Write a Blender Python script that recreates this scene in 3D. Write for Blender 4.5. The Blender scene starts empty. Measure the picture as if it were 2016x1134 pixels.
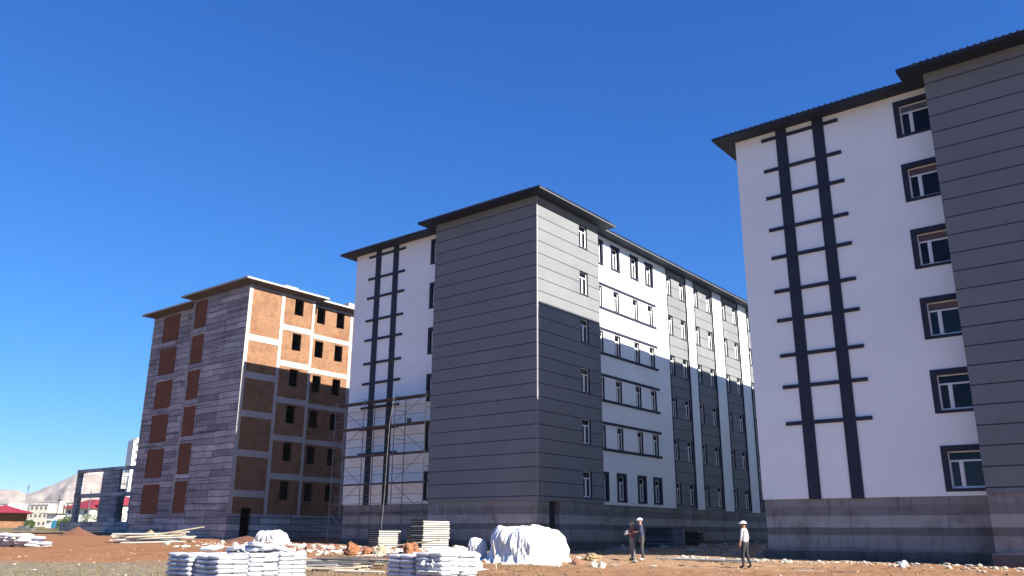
import bpy, bmesh, math, random
from mathutils import Vector, Matrix, noise
random.seed(7)
R = math.radians
SC = bpy.context.scene
COL = SC.collection
HAZE = 0.00006
H0 = 1.4                                   # camera height above the datum; every "rel" z below is measured from the camera

# ------------------------------------------------------------------ camera
cd = bpy.data.cameras.new("camera"); cam = bpy.data.objects.new("camera", cd); COL.objects.link(cam)
PITCH, ROLL, YAW = R(16.491), R(0.364), R(-38.766)
hh = Vector((math.sin(YAW), math.cos(YAW), 0)); rr = Vector((math.cos(YAW), -math.sin(YAW), 0)); uu = Vector((0, 0, 1))
fw = hh * math.cos(PITCH) + uu * math.sin(PITCH); up = -hh * math.sin(PITCH) + uu * math.cos(PITCH)
r2 = rr * math.cos(ROLL) + up * math.sin(ROLL); u2 = -rr * math.sin(ROLL) + up * math.cos(ROLL)
cam.matrix_world = Matrix(((r2.x, u2.x, -fw.x, 0), (r2.y, u2.y, -fw.y, 0), (r2.z, u2.z, -fw.z, H0), (0, 0, 0, 1)))
cd.sensor_width = 36; cd.lens = 1628.2 / 2016 * 36; cd.clip_end = 20000; cd.clip_start = .1
SC.camera = cam

# ------------------------------------------------------------------ light
SUN_EL, SUN_AZ = R(31.3), R(89.7)          # azimuth clockwise from +Y
w = bpy.data.worlds.new("World"); SC.world = w; w.use_nodes = True
nt = w.node_tree; nt.nodes.clear()
sky = nt.nodes.new("ShaderNodeTexSky"); sky.sky_type = 'NISHITA'; sky.sun_disc = False
sky.sun_elevation = SUN_EL; sky.sun_rotation = SUN_AZ; sky.altitude = 1700; sky.air_density = 0.6; sky.dust_density = 0.0; sky.ozone_density = 6.0
hsv = nt.nodes.new("ShaderNodeHueSaturation"); hsv.inputs['Saturation'].default_value = 1.12
bg = nt.nodes.new("ShaderNodeBackground"); bg.inputs['Strength'].default_value = 0.07
ow = nt.nodes.new("ShaderNodeOutputWorld")
nt.links.new(sky.outputs[0], hsv.inputs['Color']); # soft shoulder on the sky radiance, as a phone sensor renders it
KD = 0.065 * 2 ** 1.55
def vmath(op, a, b):
    x = nt.nodes.new("ShaderNodeVectorMath"); x.operation = op
    for i, q in enumerate((a, b)):
        if isinstance(q, tuple): x.inputs[i].default_value = q
        else: nt.links.new(q, x.inputs[i])
    return x.outputs[0]
cM = vmath('MULTIPLY', hsv.outputs[0], (KD * .84, KD * 1.05, KD * 1.5))
den = vmath('ADD', vmath('MULTIPLY', cM, (.35, .9, .9)), (1., 1., 1.))
cS = vmath('MULTIPLY', vmath('DIVIDE', cM, den), (1.1 / KD, 1.35 / KD, 1.55 / KD))
nt.links.new(cS, bg.inputs[0]); nt.links.new(bg.outputs[0], ow.inputs[0])
sl = bpy.data.lights.new("sun", 'SUN'); sun = bpy.data.objects.new("sun", sl); COL.objects.link(sun)
sl.energy = 5.0; sl.angle = R(.5); sl.color = (1, .94, .85)
sd = Vector((math.sin(SUN_AZ) * math.cos(SUN_EL), math.cos(SUN_AZ) * math.cos(SUN_EL), math.sin(SUN_EL)))
sun.rotation_euler = sd.to_track_quat('Z', 'Y').to_euler(); sun.location = (60, 0, 60)
vs = SC.view_settings; vs.view_transform = 'Standard'; vs.look = 'None'; vs.exposure = 1.55; vs.gamma = 1; vs.use_curve_mapping = False

# ------------------------------------------------------------------ materials
MATS = {}
def nodes(name):
    m = bpy.data.materials.new(name); m.use_nodes = True; n = m.node_tree
    b = n.nodes['Principled BSDF']; MATS[name] = m
    return m, n, b
def N(n, typ, **kw):
    x = n.nodes.new(typ)
    for k, v in kw.items():
        if k in x.inputs: x.inputs[k].default_value = v
        else: setattr(x, k, v)
    return x
def ramp(n, fac, stops):
    r = n.nodes.new('ShaderNodeValToRGB'); e = r.color_ramp.elements
    while len(e) < len(stops): e.new(.5)
    for i, (p, c) in enumerate(stops):
        e[i].position = p; e[i].color = (*c, 1) if len(c) == 3 else c
    n.links.new(fac, r.inputs[0]); return r
def mul(c, f): return tuple(min(1, x * f) for x in c)
def simple(name, col, rough=.8, var=.12, scale=1.5, bump=.0, bscale=20, metal=0, spec=.4):
    m, n, b = nodes(name)
    tc = N(n, 'ShaderNodeTexCoord'); no = N(n, 'ShaderNodeTexNoise', Scale=scale, Detail=6.0, Roughness=.6)
    n.links.new(tc.outputs['Object'], no.inputs['Vector'])
    rp = ramp(n, no.outputs['Fac'], [(.3, mul(col, 1 - var)), (.7, mul(col, 1 + var))])
    n.links.new(rp.outputs[0], b.inputs['Base Color'])
    b.inputs['Roughness'].default_value = rough; b.inputs['Metallic'].default_value = metal
    b.inputs['Specular IOR Level'].default_value = spec
    if bump:
        n2 = N(n, 'ShaderNodeTexNoise', Scale=bscale, Detail=4.0); n.links.new(tc.outputs['Object'], n2.inputs['Vector'])
        bp = N(n, 'ShaderNodeBump', Strength=bump, Distance=.03); n.links.new(n2.outputs['Fac'], bp.inputs['Height']); n.links.new(bp.outputs[0], b.inputs['Normal'])
    return m
def facade_uv(n):
    """(x+y, z, 0) of the object: planar coordinates that work on every axis-aligned wall"""
    tc = N(n, 'ShaderNodeTexCoord'); s = N(n, 'ShaderNodeSeparateXYZ'); n.links.new(tc.outputs['Object'], s.inputs[0])
    a = N(n, 'ShaderNodeMath', operation='ADD'); n.links.new(s.outputs[0], a.inputs[0]); n.links.new(s.outputs[1], a.inputs[1])
    c = N(n, 'ShaderNodeCombineXYZ'); n.links.new(a.outputs[0], c.inputs[0]); n.links.new(s.outputs[2], c.inputs[1])
    return tc, s, a, c
def cladding(name, col, line):
    m, n, b = nodes(name); tc, s, a, c = facade_uv(n)
    no = N(n, 'ShaderNodeTexNoise', Scale=.35, Detail=5.0); n.links.new(tc.outputs['Object'], no.inputs['Vector'])
    base = ramp(n, no.outputs['Fac'], [(.3, mul(col, .92)), (.7, mul(col, 1.08))])
    def band(src, off, period, width):
        m1 = N(n, 'ShaderNodeMath', operation='SUBTRACT'); n.links.new(src, m1.inputs[0]); m1.inputs[1].default_value = off
        m2 = N(n, 'ShaderNodeMath', operation='MODULO'); n.links.new(m1.outputs[0], m2.inputs[0]); m2.inputs[1].default_value = period
        m4 = N(n, 'ShaderNodeMath', operation='ABSOLUTE'); n.links.new(m2.outputs[0], m4.inputs[0])
        m3 = N(n, 'ShaderNodeMath', operation='LESS_THAN'); n.links.new(m4.outputs[0], m3.inputs[0]); m3.inputs[1].default_value = width
        return m3.outputs[0]
    b1 = band(s.outputs[2], ZB_LINE, .8125, .05)
    mx = N(n, 'ShaderNodeMix', data_type='RGBA'); n.links.new(b1, mx.inputs['Factor']); n.links.new(base.outputs[0], mx.inputs['A']); mx.inputs['B'].default_value = (*line, 1)
    pb = N(n, 'ShaderNodeTexBrick'); sh = N(n, 'ShaderNodeVectorMath', operation='ADD'); n.links.new(c.outputs[0], sh.inputs[0]); sh.inputs[1].default_value = (0.3, -ZB_LINE, 0); n.links.new(sh.outputs[0], pb.inputs['Vector'])
    pb.inputs['Scale'].default_value = 1; pb.inputs['Brick Width'].default_value = 2.9; pb.inputs['Row Height'].default_value = .8125; pb.inputs['Mortar Size'].default_value = .004; pb.offset = 0
    pb.inputs['Color1'].default_value = (1.0, 1.0, 1.0, 1); pb.inputs['Color2'].default_value = (.93, .935, .94, 1); pb.inputs['Mortar'].default_value = (.8, .8, .8, 1)
    pm = N(n, 'ShaderNodeMix', data_type='RGBA', blend_type='MULTIPLY'); pm.inputs['Factor'].default_value = 1; n.links.new(mx.outputs['Result'], pm.inputs['A']); n.links.new(pb.outputs['Color'], pm.inputs['B'])
    n.links.new(pm.outputs['Result'], b.inputs['Base Color']); b.inputs['Roughness'].default_value = .75; b.inputs['Specular IOR Level'].default_value = .3
    n2 = N(n, 'ShaderNodeTexNoise', Scale=45.0, Detail=3.0); n.links.new(tc.outputs['Object'], n2.inputs['Vector'])
    sub = N(n, 'ShaderNodeMath', operation='SUBTRACT'); n.links.new(n2.outputs['Fac'], sub.inputs[0]); n.links.new(b1, sub.inputs[1])
    bp = N(n, 'ShaderNodeBump', Strength=.25, Distance=.02); n.links.new(sub.outputs[0], bp.inputs['Height']); n.links.new(bp.outputs[0], b.inputs['Normal'])
    return m
BASE_Z = -1.5                              # rel z of every tall building's own origin
ZB_LINE = 2.04 - BASE_Z - .8125 * 8 - .025
NAVY = (.012, .016, .036)
M_WHITE = simple('white_render', (.775, .80, .79), .9, .045, .35, .12, 30)
M_CLAD = cladding('grey_cladding', (.168, .176, .180), (.022, .024, .036))
M_NAVY = simple('navy_trim', NAVY, .7, .1, 2)
M_SOFF = simple('navy_soffit', (.006, .014, .036), .7, .08, 2)
M_GREYTRIM = simple('grey_trim', (.075, .08, .10), .7, .1, 2)
M_GREYTRIM2 = simple('corner_metal', (.26, .26, .26), .6, .05, 2)
M_FRAME = simple('window_plastic', (.75, .75, .74), .45, .02, 2)
M_GLASS = simple('window_glass', (.006, .007, .011), .12, .3, 3, spec=.22)
M_GLASS2 = simple('window_glass_blue', (.008, .010, .016), .12, .4, 2, spec=.3)
M_GLASS3 = simple('window_glass_dusty', (.030, .030, .034), .3, .4, 3, spec=.3)
M_BROWN = simple('brown_board', (.12, .065, .045), .4, .3, 5)
M_GREYPANE = simple('grey_pane', (.10, .10, .105), .4, .3, 3)
M_ROOF = simple('roof_sheet', (.022, .027, .045), .5, .1, 2, metal=.3)
M_DRIP = simple('drip_edge', (.22, .22, .20), .5, .05, 3)
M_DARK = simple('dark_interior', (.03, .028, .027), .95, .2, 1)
M_STEEL = simple('scaffold_steel', (.16, .155, .16), .55, .25, 6, metal=.3)
M_PLANKD = simple('dark_plank', (.07, .065, .065), .8, .3, 4)
M_WOOD = simple('pale_timber', (.40, .34, .25), .8, .22, 3, .2, 30)
M_WOODW = simple('white_board', (.42, .40, .36), .7, .12, 3)
M_BAG = simple('white_bag', (.44, .45, .49), .55, .06, 3, .3, 14)
M_TARP = simple('white_tarp', (.62, .63, .63), .5, .04, 1.2, .25, 9)
M_BOULD = simple('orange_boulder', (.22, .095, .045), .95, .35, 3, .6, 8)
M_CREAM = simple('cream_stone', (.33, .27, .18), .95, .25, 3, .6, 8)
M_DIRT = simple('red_earth', (.13, .055, .033), 1, .25, 2, .6, 6)
M_SAND = simple('tan_sand', (.25, .18, .10), 1, .2, 2, .4, 6)
M_REDROOF = simple('red_roof', (.20, .02, .03), .6, .15, .8)
M_PALE = simple('pale_wall', (.70, .68, .64), .9, .06, .3)
M_CREAMW = simple('cream_wall', (.62, .56, .45), .9, .08, .3)
M_CYAN = simple('cyan_panel', (.04, .20, .30), .6, .1, 1)
M_METALP = simple('pole_metal', (.10, .10, .10), .7, .1, 1)

def board_concrete(name, light, dark, pw, ph, zoff=0., streak=True, warm=None):
    m, n, b = nodes(name); tc, s, a, c = facade_uv(n)
    wn = N(n, 'ShaderNodeTexNoise', Scale=.5, Detail=3.0); n.links.new(tc.outputs['Object'], wn.inputs['Vector'])
    wm = N(n, 'ShaderNodeMath', operation='MULTIPLY_ADD'); n.links.new(wn.outputs['Fac'], wm.inputs[0]); wm.inputs[1].default_value = .22; wm.inputs[2].default_value = zoff
    za = N(n, 'ShaderNodeMath', operation='ADD'); n.links.new(s.outputs[2], za.inputs[0]); n.links.new(wm.outputs[0], za.inputs[1])
    cc = N(n, 'ShaderNodeCombineXYZ'); n.links.new(a.outputs[0], cc.inputs[0]); n.links.new(za.outputs[0], cc.inputs[1])
    mid = tuple((x + y) / 2 for x, y in zip(light, dark))
    br = N(n, 'ShaderNodeTexBrick'); n.links.new(cc.outputs[0], br.inputs['Vector'])
    br.inputs['Scale'].default_value = 1; br.inputs['Brick Width'].default_value = pw; br.inputs['Row Height'].default_value = ph
    br.inputs['Mortar Size'].default_value = .038; br.inputs['Mortar Smooth'].default_value = .3; br.offset = .37; br.offset_frequency = 3
    br.inputs['Color1'].default_value = (*light, 1); br.inputs['Color2'].default_value = (*dark, 1); br.inputs['Mortar'].default_value = (*mul(dark, .45), 1)
    # long horizontal board marks and damp stains
    mp = N(n, 'ShaderNodeMapping'); mp.inputs['Scale'].default_value = (.12, .12, 2.6); n.links.new(tc.outputs['Object'], mp.inputs[0])
    n1 = N(n, 'ShaderNodeTexNoise', Scale=1.3, Detail=8.0, Roughness=.65); n.links.new(mp.outputs[0], n1.inputs['Vector'])
    r1 = ramp(n, n1.outputs['Fac'], [(.38, (.42, .42, .44)), (.46, (1, 1, 1)), (.66, (1.0, 1.0, 1.0))])
    n2 = N(n, 'ShaderNodeTexNoise', Scale=.45, Detail=7.0, Roughness=.65); n.links.new(tc.outputs['Object'], n2.inputs['Vector'])
    r2_ = ramp(n, n2.outputs['Fac'], [(.32, (.6, .58, .56)), (.6, (1, 1, 1))])
    x1 = N(n, 'ShaderNodeMix', data_type='RGBA', blend_type='MULTIPLY'); x1.inputs['Factor'].default_value = .9
    n.links.new(br.outputs['Color'], x1.inputs['A']); n.links.new(r1.outputs[0], x1.inputs['B'])
    x2 = N(n, 'ShaderNodeMix', data_type='RGBA', blend_type='MULTIPLY'); x2.inputs['Factor'].default_value = 1
    n.links.new(x1.outputs['Result'], x2.inputs['A']); n.links.new(r2_.outputs[0], x2.inputs['B'])
    n.links.new(x2.outputs['Result'], b.inputs['Base Color']); b.inputs['Roughness'].default_value = .95; b.inputs['Specular IOR Level'].default_value = .2
    bp = N(n, 'ShaderNodeBump', Strength=.5, Distance=.03); n.links.new(n1.outputs['Fac'], bp.inputs['Height']); n.links.new(bp.outputs[0], b.inputs['Normal'])
    return m
M_BOARD = board_concrete('board_marked_concrete', (.50, .49, .49), (.24, .235, .25), 3.1, .54)
M_BEAM = simple('beam_concrete', (.26, .255, .25), .95, .2, 1.2, .3, 12)
M_LCONC = simple('light_concrete', (.36, .35, .32), .95, .12, .8, .3, 12)

def base_concrete(name):
    """raw concrete plinth: horizontal pour bands, water runs, patches"""
    m, n, b = nodes(name); tc, s, a, c = facade_uv(n)
    wn = N(n, 'ShaderNodeTexNoise', Scale=.9, Detail=4.0); n.links.new(tc.outputs['Object'], wn.inputs['Vector'])
    wz = N(n, 'ShaderNodeMath', operation='MULTIPLY_ADD'); n.links.new(wn.outputs['Fac'], wz.inputs[0]); wz.inputs[1].default_value = .05; n.links.new(s.outputs[2], wz.inputs[2])
    mr = N(n, 'ShaderNodeMapRange'); n.links.new(wz.outputs[0], mr.inputs[0]); mr.inputs[1].default_value = 0; mr.inputs[2].default_value = 3.4
    g = lambda v: (v * 1.3, v * 1.26, v * 1.22)
    rz = ramp(n, mr.outputs[0], [(0, g(.07)), (.30, g(.085)), (.33, g(.20)), (.50, g(.22)), (.515, g(.125)), (.60, g(.125)), (.612, g(.28)), (.745, g(.27)), (.76, g(.15)), (.87, g(.155)), (.885, g(.19)), (1, g(.19))])
    mp = N(n, 'ShaderNodeMapping'); mp.inputs['Scale'].default_value = (3.5, 3.5, .25); n.links.new(tc.outputs['Object'], mp.inputs[0])
    n1 = N(n, 'ShaderNodeTexNoise', Scale=2.2, Detail=6.0, Roughness=.7); n.links.new(mp.outputs[0], n1.inputs['Vector'])
    r1 = ramp(n, n1.outputs['Fac'], [(.30, (.45, .45, .46)), (.45, (1, 1, 1))])
    n2 = N(n, 'ShaderNodeTexNoise', Scale=.7, Detail=6.0, Roughness=.6); n.links.new(tc.outputs['Object'], n2.inputs['Vector'])
    r2_ = ramp(n, n2.outputs['Fac'], [(.36, (.62, .60, .58)), (.5, (1, .98, .95)), (.62, (1.0, 1.0, 1.0))])
    br = N(n, 'ShaderNodeTexBrick'); n.links.new(c.outputs[0], br.inputs['Vector']); br.inputs['Scale'].default_value = 1
    br.inputs['Brick Width'].default_value = 3.4; br.inputs['Row Height'].default_value = 1.15; br.inputs['Mortar Size'].default_value = .01; br.offset = .37
    br.inputs['Color1'].default_value = (1, 1, 1, 1); br.inputs['Color2'].default_value = (.88, .88, .88, 1); br.inputs['Mortar'].default_value = (.8, .8, .8, 1)
    prev = rz.outputs[0]
    for nn in (r1.outputs[0], r2_.outputs[0], br.outputs['Color']):
        x = N(n, 'ShaderNodeMix', data_type='RGBA', blend_type='MULTIPLY'); x.inputs['Factor'].default_value = .85
        n.links.new(prev, x.inputs['A']); n.links.new(nn, x.inputs['B']); prev = x.outputs['Result']
    n.links.new(prev, b.inputs['Base Color']); b.inputs['Roughness'].default_value = .95; b.inputs['Specular IOR Level'].default_value = .2
    bp = N(n, 'ShaderNodeBump', Strength=.4, Distance=.03); n.links.new(n2.outputs['Fac'], bp.inputs['Height']); n.links.new(bp.outputs[0], b.inputs['Normal'])
    return m
M_BASE = base_concrete('plinth_concrete')

def brick(name, k=1., red=1.):
    m, n, b = nodes(name); tc, s, a, c = facade_uv(n)
    br = N(n, 'ShaderNodeTexBrick'); n.links.new(c.outputs[0], br.inputs['Vector']); br.inputs['Scale'].default_value = 1
    br.inputs['Brick Width'].default_value = .25; br.inputs['Row Height'].default_value = .19; br.inputs['Mortar Size'].default_value = .012; br.inputs['Mortar Smooth'].default_value = .5
    br.inputs['Color1'].default_value = (.245, .130, .068, 1); br.inputs['Color2'].default_value = (.190, .092, .049, 1); br.inputs['Mortar'].default_value = (.21, .15, .11, 1); br.inputs['Bias'].default_value = -.2
    n2 = N(n, 'ShaderNodeTexNoise', Scale=.8, Detail=7.0, Roughness=.65); n.links.new(tc.outputs['Object'], n2.inputs['Vector'])
    r2_ = ramp(n, n2.outputs['Fac'], [(.3, (.72, .66, .62)), (.55, (1, 1, 1))])
    n3 = N(n, 'ShaderNodeTexNoise', Scale=7.0, Detail=2.0); n.links.new(tc.outputs['Object'], n3.inputs['Vector'])
    r3 = ramp(n, n3.outputs['Fac'], [(.25, (.45, .4, .38)), (.34, (1, 1, 1))])
    prev = br.outputs['Color']
    for nn in (r2_, r3):
        x = N(n, 'ShaderNodeMix', data_type='RGBA', blend_type='MULTIPLY'); x.inputs['Factor'].default_value = 1
        n.links.new(prev, x.inputs['A']); n.links.new(nn.outputs[0], x.inputs['B']); prev = x.outputs['Result']
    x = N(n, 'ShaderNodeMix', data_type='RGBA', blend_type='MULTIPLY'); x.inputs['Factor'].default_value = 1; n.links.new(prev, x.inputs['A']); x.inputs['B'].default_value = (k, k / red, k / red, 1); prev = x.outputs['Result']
    n.links.new(prev, b.inputs['Base Color']); b.inputs['Roughness'].default_value = .9; b.inputs['Specular IOR Level'].default_value = .2
    bp = N(n, 'ShaderNodeBump', Strength=.5, Distance=.02); n.links.new(br.outputs['Fac'], bp.inputs['Height']); bp.invert = True; n.links.new(bp.outputs[0], b.inputs['Normal'])
    return m
M_BRICK = brick('hollow_brick')
M_BRICK_SHADED = brick('shaded_hollow_brick', .72, 1.35)  # same brick, darkened and reddened in its colour for the shaded front
M_UNDER = simple('slab_under_shade', (.085, .078, .075), .95, .2, .8)  # slab concrete with the shade under the eave put into its colour

def ground_mat():
    m, n, b = nodes('site_earth')
    tc = N(n, 'ShaderNodeTexCoord'); s = N(n, 'ShaderNodeSeparateXYZ'); n.links.new(tc.outputs['Object'], s.inputs[0])
    # forward distance in camera heading direction (just a site direction): d = -.626 x + .780 y
    m1 = N(n, 'ShaderNodeMath', operation='MULTIPLY'); n.links.new(s.outputs[0], m1.inputs[0]); m1.inputs[1].default_value = -.626
    m2 = N(n, 'ShaderNodeMath', operation='MULTIPLY_ADD'); n.links.new(s.outputs[1], m2.inputs[0]); m2.inputs[1].default_value = .78; n.links.new(m1.outputs[0], m2.inputs[2])
    nz = N(n, 'ShaderNodeTexNoise', Scale=.12, Detail=5.0, Roughness=.6); n.links.new(tc.outputs['Object'], nz.inputs['Vector'])
    m3 = N(n, 'ShaderNodeMath', operation='MULTIPLY_ADD'); n.links.new(nz.outputs['Fac'], m3.inputs[0]); m3.inputs[1].default_value = 14.; n.links.new(m2.outputs[0], m3.inputs[2])
    mr = N(n, 'ShaderNodeMapRange'); n.links.new(m3.outputs[0], mr.inputs[0]); mr.inputs[1].default_value = 0; mr.inputs[2].default_value = 200
    grey = (.175, .15, .108); red = (.235, .115, .058); tan = (.29, .185, .11); olive = (.16, .13, .065)
    rl = ramp(n, mr.outputs[0], [(0, grey), (.182, grey), (.205, red), (.52, red), (.60, olive), (1, olive)])
    rrp = ramp(n, mr.outputs[0], [(0, mul(tan, .8)), (.19, (.23, .125, .07)), (.21, tan), (.27, tan), (.4, (.12, .10, .085)), (1, olive)])
    # left / right blend along lateral direction l = .780 x + .626 y
    l1 = N(n, 'ShaderNodeMath', operation='MULTIPLY'); n.links.new(s.outputs[0], l1.inputs[0]); l1.inputs[1].default_value = .78
    l2 = N(n, 'ShaderNodeMath', operation='MULTIPLY_ADD'); n.links.new(s.outputs[1], l2.inputs[0]); l2.inputs[1].default_value = .626; n.links.new(l1.outputs[0], l2.inputs[2])
    l3 = N(n, 'ShaderNodeMath', operation='MULTIPLY_ADD'); n.links.new(nz.outputs['Fac'], l3.inputs[0]); l3.inputs[1].default_value = 8.; n.links.new(l2.outputs[0], l3.inputs[2])
    lr = N(n, 'ShaderNodeMapRange'); n.links.new(l3.outputs[0], lr.inputs[0]); lr.inputs[1].default_value = -8; lr.inputs[2].default_value = 4
    mx = N(n, 'ShaderNodeMix', data_type='RGBA'); n.links.new(lr.outputs[0], mx.inputs['Factor']); n.links.new(rl.outputs[0], mx.inputs['A']); n.links.new(rrp.outputs[0], mx.inputs['B'])
    # tracks, dust and small stones
    mp = N(n, 'ShaderNodeMapping'); mp.inputs['Rotation'].default_value = (0, 0, R(38.8)); mp.inputs['Scale'].default_value = (1, 1, 1); n.links.new(tc.outputs['Object'], mp.inputs[0])
    mp2 = N(n, 'ShaderNodeMapping'); mp2.inputs['Scale'].default_value = (.22, 1.0, 1); n.links.new(mp.outputs[0], mp2.inputs[0])
    n1 = N(n, 'ShaderNodeTexNoise', Scale=1.1, Detail=9.0, Roughness=.72); n.links.new(mp2.outputs[0], n1.inputs['Vector'])
    r1 = ramp(n, n1.outputs['Fac'], [(.3, (.68, .64, .60)), (.45, (.97, .95, .94)), (.58, (1.0, 1.0, 1.0)), (.70, (1.0, 1.0, 1.0))])
    x = N(n, 'ShaderNodeMix', data_type='RGBA', blend_type='MULTIPLY'); x.inputs['Factor'].default_value = 1; n.links.new(mx.outputs['Result'], x.inputs['A']); n.links.new(r1.outputs[0], x.inputs['B'])
    r1b = ramp(n, n1.outputs['Fac'], [(.60, (0, 0, 0)), (.72, (.7, .7, .7))])
    x2 = N(n, 'ShaderNodeMix', data_type='RGBA'); n.links.new(r1b.outputs[0], x2.inputs['Factor']); n.links.new(x.outputs['Result'], x2.inputs['A']); x2.inputs['B'].default_value = (.27, .215, .155, 1)
    v = N(n, 'ShaderNodeTexVoronoi', Scale=5.0); n.links.new(tc.outputs['Object'], v.inputs['Vector'])
    rv = ramp(n, v.outputs['Distance'], [(.07, (1, 1, 1)), (.13, (0, 0, 0))])
    n5 = N(n, 'ShaderNodeTexNoise', Scale=.7, Detail=3.0); n.links.new(tc.outputs['Object'], n5.inputs['Vector'])
    r5 = ramp(n, n5.outputs['Fac'], [(.46, (0, 0, 0)), (.6, (1, 1, 1))])
    mm = N(n, 'ShaderNodeMath', operation='MULTIPLY'); n.links.new(rv.outputs[0], mm.inputs[0]); n.links.new(r5.outputs[0], mm.inputs[1])
    x3 = N(n, 'ShaderNodeMix', data_type='RGBA'); n.links.new(mm.outputs[0], x3.inputs['Factor']); n.links.new(x2.outputs['Result'], x3.inputs['A']); x3.inputs['B'].default_value = (.36, .30, .23, 1)
    n.links.new(x3.outputs['Result'], b.inputs['Base Color']); b.inputs['Roughness'].default_value = 1; b.inputs['Specular IOR Level'].default_value = .1
    n6 = N(n, 'ShaderNodeTexNoise', Scale=4.0, Detail=8.0, Roughness=.7); n.links.new(tc.outputs['Object'], n6.inputs['Vector'])
    bp = N(n, 'ShaderNodeBump', Strength=.5, Distance=.10); n.links.new(n6.outputs['Fac'], bp.inputs['Height']); n.links.new(bp.outputs[0], b.inputs['Normal'])
    return m
M_GROUND = ground_mat()
def hill_mat():
    m, n, b = nodes('dry_hillside')
    tc = N(n, 'ShaderNodeTexCoord'); mp = N(n, 'ShaderNodeMapping'); mp.inputs['Scale'].default_value = (1, 1, .4); n.links.new(tc.outputs['Object'], mp.inputs[0])
    no = N(n, 'ShaderNodeTexNoise', Scale=.012, Detail=9.0, Roughness=.62); n.links.new(mp.outputs[0], no.inputs['Vector'])
    rp = ramp(n, no.outputs['Fac'], [(.35, (.235, .185, .15)), (.5, (.32, .265, .225)), (.65, (.37, .315, .27))])
    n.links.new(rp.outputs[0], b.inputs['Base Color']); b.inputs['Roughness'].default_value = 1
    return m
M_HILL = hill_mat()
def leaf_mat():
    m, n, b = nodes('leaf_green')
    tc = N(n, 'ShaderNodeTexCoord'); no = N(n, 'ShaderNodeTexNoise', Scale=1.2, Detail=3.0); n.links.new(tc.outputs['Object'], no.inputs['Vector'])
    rp = ramp(n, no.outputs['Fac'], [(.35, (.035, .06, .02)), (.65, (.10, .13, .045))]); n.links.new(rp.outputs[0], b.inputs['Base Color']); b.inputs['Roughness'].default_value = .8
    return m
M_LEAF = leaf_mat()

# ------------------------------------------------------------------ mesh helpers
class MB:
    def __init__(s): s.v = []; s.f = []; s.mi = []
    def quad(s, pts, mi=0):
        k = len(s.v); s.v += [tuple(p) for p in pts]; s.f.append(tuple(range(k, k + len(pts)))); s.mi.append(mi)
    def hexa(s, p, mi=0):                  # p: 8 points, bottom 4 then top 4
        k = len(s.v); s.v += [tuple(q) for q in p]
        for f in ((0, 3, 2, 1), (4, 5, 6, 7), (0, 1, 5, 4), (1, 2, 6, 5), (2, 3, 7, 6), (3, 0, 4, 7)):
            s.f.append(tuple(k + i for i in f)); s.mi.append(mi)
    def box(s, x0, x1, y0, y1, z0, z1, mi=0):
        s.hexa([(x0, y0, z0), (x1, y0, z0), (x1, y1, z0), (x0, y1, z0), (x0, y0, z1), (x1, y0, z1), (x1, y1, z1), (x0, y1, z1)], mi)
    def fbox(s, F, u0, u1, z0, z1, d0, d1, mi=0):
        s.hexa([F(u0, z0, d0), F(u1, z0, d0), F(u1, z0, d1), F(u0, z0, d1), F(u0, z1, d0), F(u1, z1, d0), F(u1, z1, d1), F(u0, z1, d1)], mi)
    def tube(s, a, b, r0, r1=None, n=8, mi=0, caps=True):
        r1 = r0 if r1 is None else r1
        a = Vector(a); b = Vector(b); d = (b - a)
        if d.length < 1e-6: return
        d.normalize(); x = d.orthogonal().normalized(); y = d.cross(x); k = len(s.v)
        for c, r in ((a, r0), (b, r1)):
            for i in range(n):
                t = 2 * math.pi * i / n; s.v.append(tuple(c + x * (math.cos(t) * r) + y * (math.sin(t) * r)))
        for i in range(n):
            j = (i + 1) % n; s.f.append((k + i, k + j, k + n + j, k + n + i)); s.mi.append(mi)
        if caps:
            s.f.append(tuple(k + i for i in range(n))[::-1]); s.f.append(tuple(k + n + i for i in range(n))); s.mi += [mi, mi]
    def obox(s, a, b, wdt, hgt, roll=0, mi=0):   # box along a->b
        a = Vector(a); b = Vector(b); d = (b - a).normalized(); side = d.cross(Vector((0, 0, 1)))
        if side.length < 1e-3: side = Vector((1, 0, 0))
        side.normalize(); upv = side.cross(d)
        if roll:
            q = Matrix.Rotation(roll, 3, d); side = q @ side; upv = q @ upv
        S = side * (wdt / 2); U = upv * (hgt / 2)
        s.hexa([a - S - U, a + S - U, b + S - U, b - S - U, a - S + U, a + S + U, b + S + U, b - S + U], mi)
    def build(s, name, mats, parent=None, loc=(0, 0, 0), smooth=False, rot=None):
        me = bpy.data.meshes.new(name); me.from_pydata(s.v, [], s.f)
        if not isinstance(mats, (list, tuple)): mats = [mats]
        for m in mats: me.materials.append(m)
        if len(mats) > 1: me.polygons.foreach_set('material_index', s.mi)
        if smooth: me.polygons.foreach_set('use_smooth', [True] * len(me.polygons))
        me.update()
        o = bpy.data.objects.new(name, me); COL.objects.link(o); o.parent = parent; o.location = loc
        if rot: o.rotation_euler = rot
        return o
def tag(o, label=None, cat=None, group=None, kind=None):
    if label: o['label'] = label
    if cat: o['category'] = cat
    if group: o['group'] = group
    if kind: o['kind'] = kind
    return o
def empty(name, loc, rz=0):
    o = bpy.data.objects.new(name, None); COL.objects.link(o); o.location = loc; o.rotation_euler = (0, 0, rz); o.empty_display_size = .3
    return o
def copy_tree(o, parent=None):
    c = o.copy(); COL.objects.link(c); c.parent = parent
    for ch in [x for x in bpy.data.objects if x.parent == o]: copy_tree(ch, c)
    return c
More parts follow.
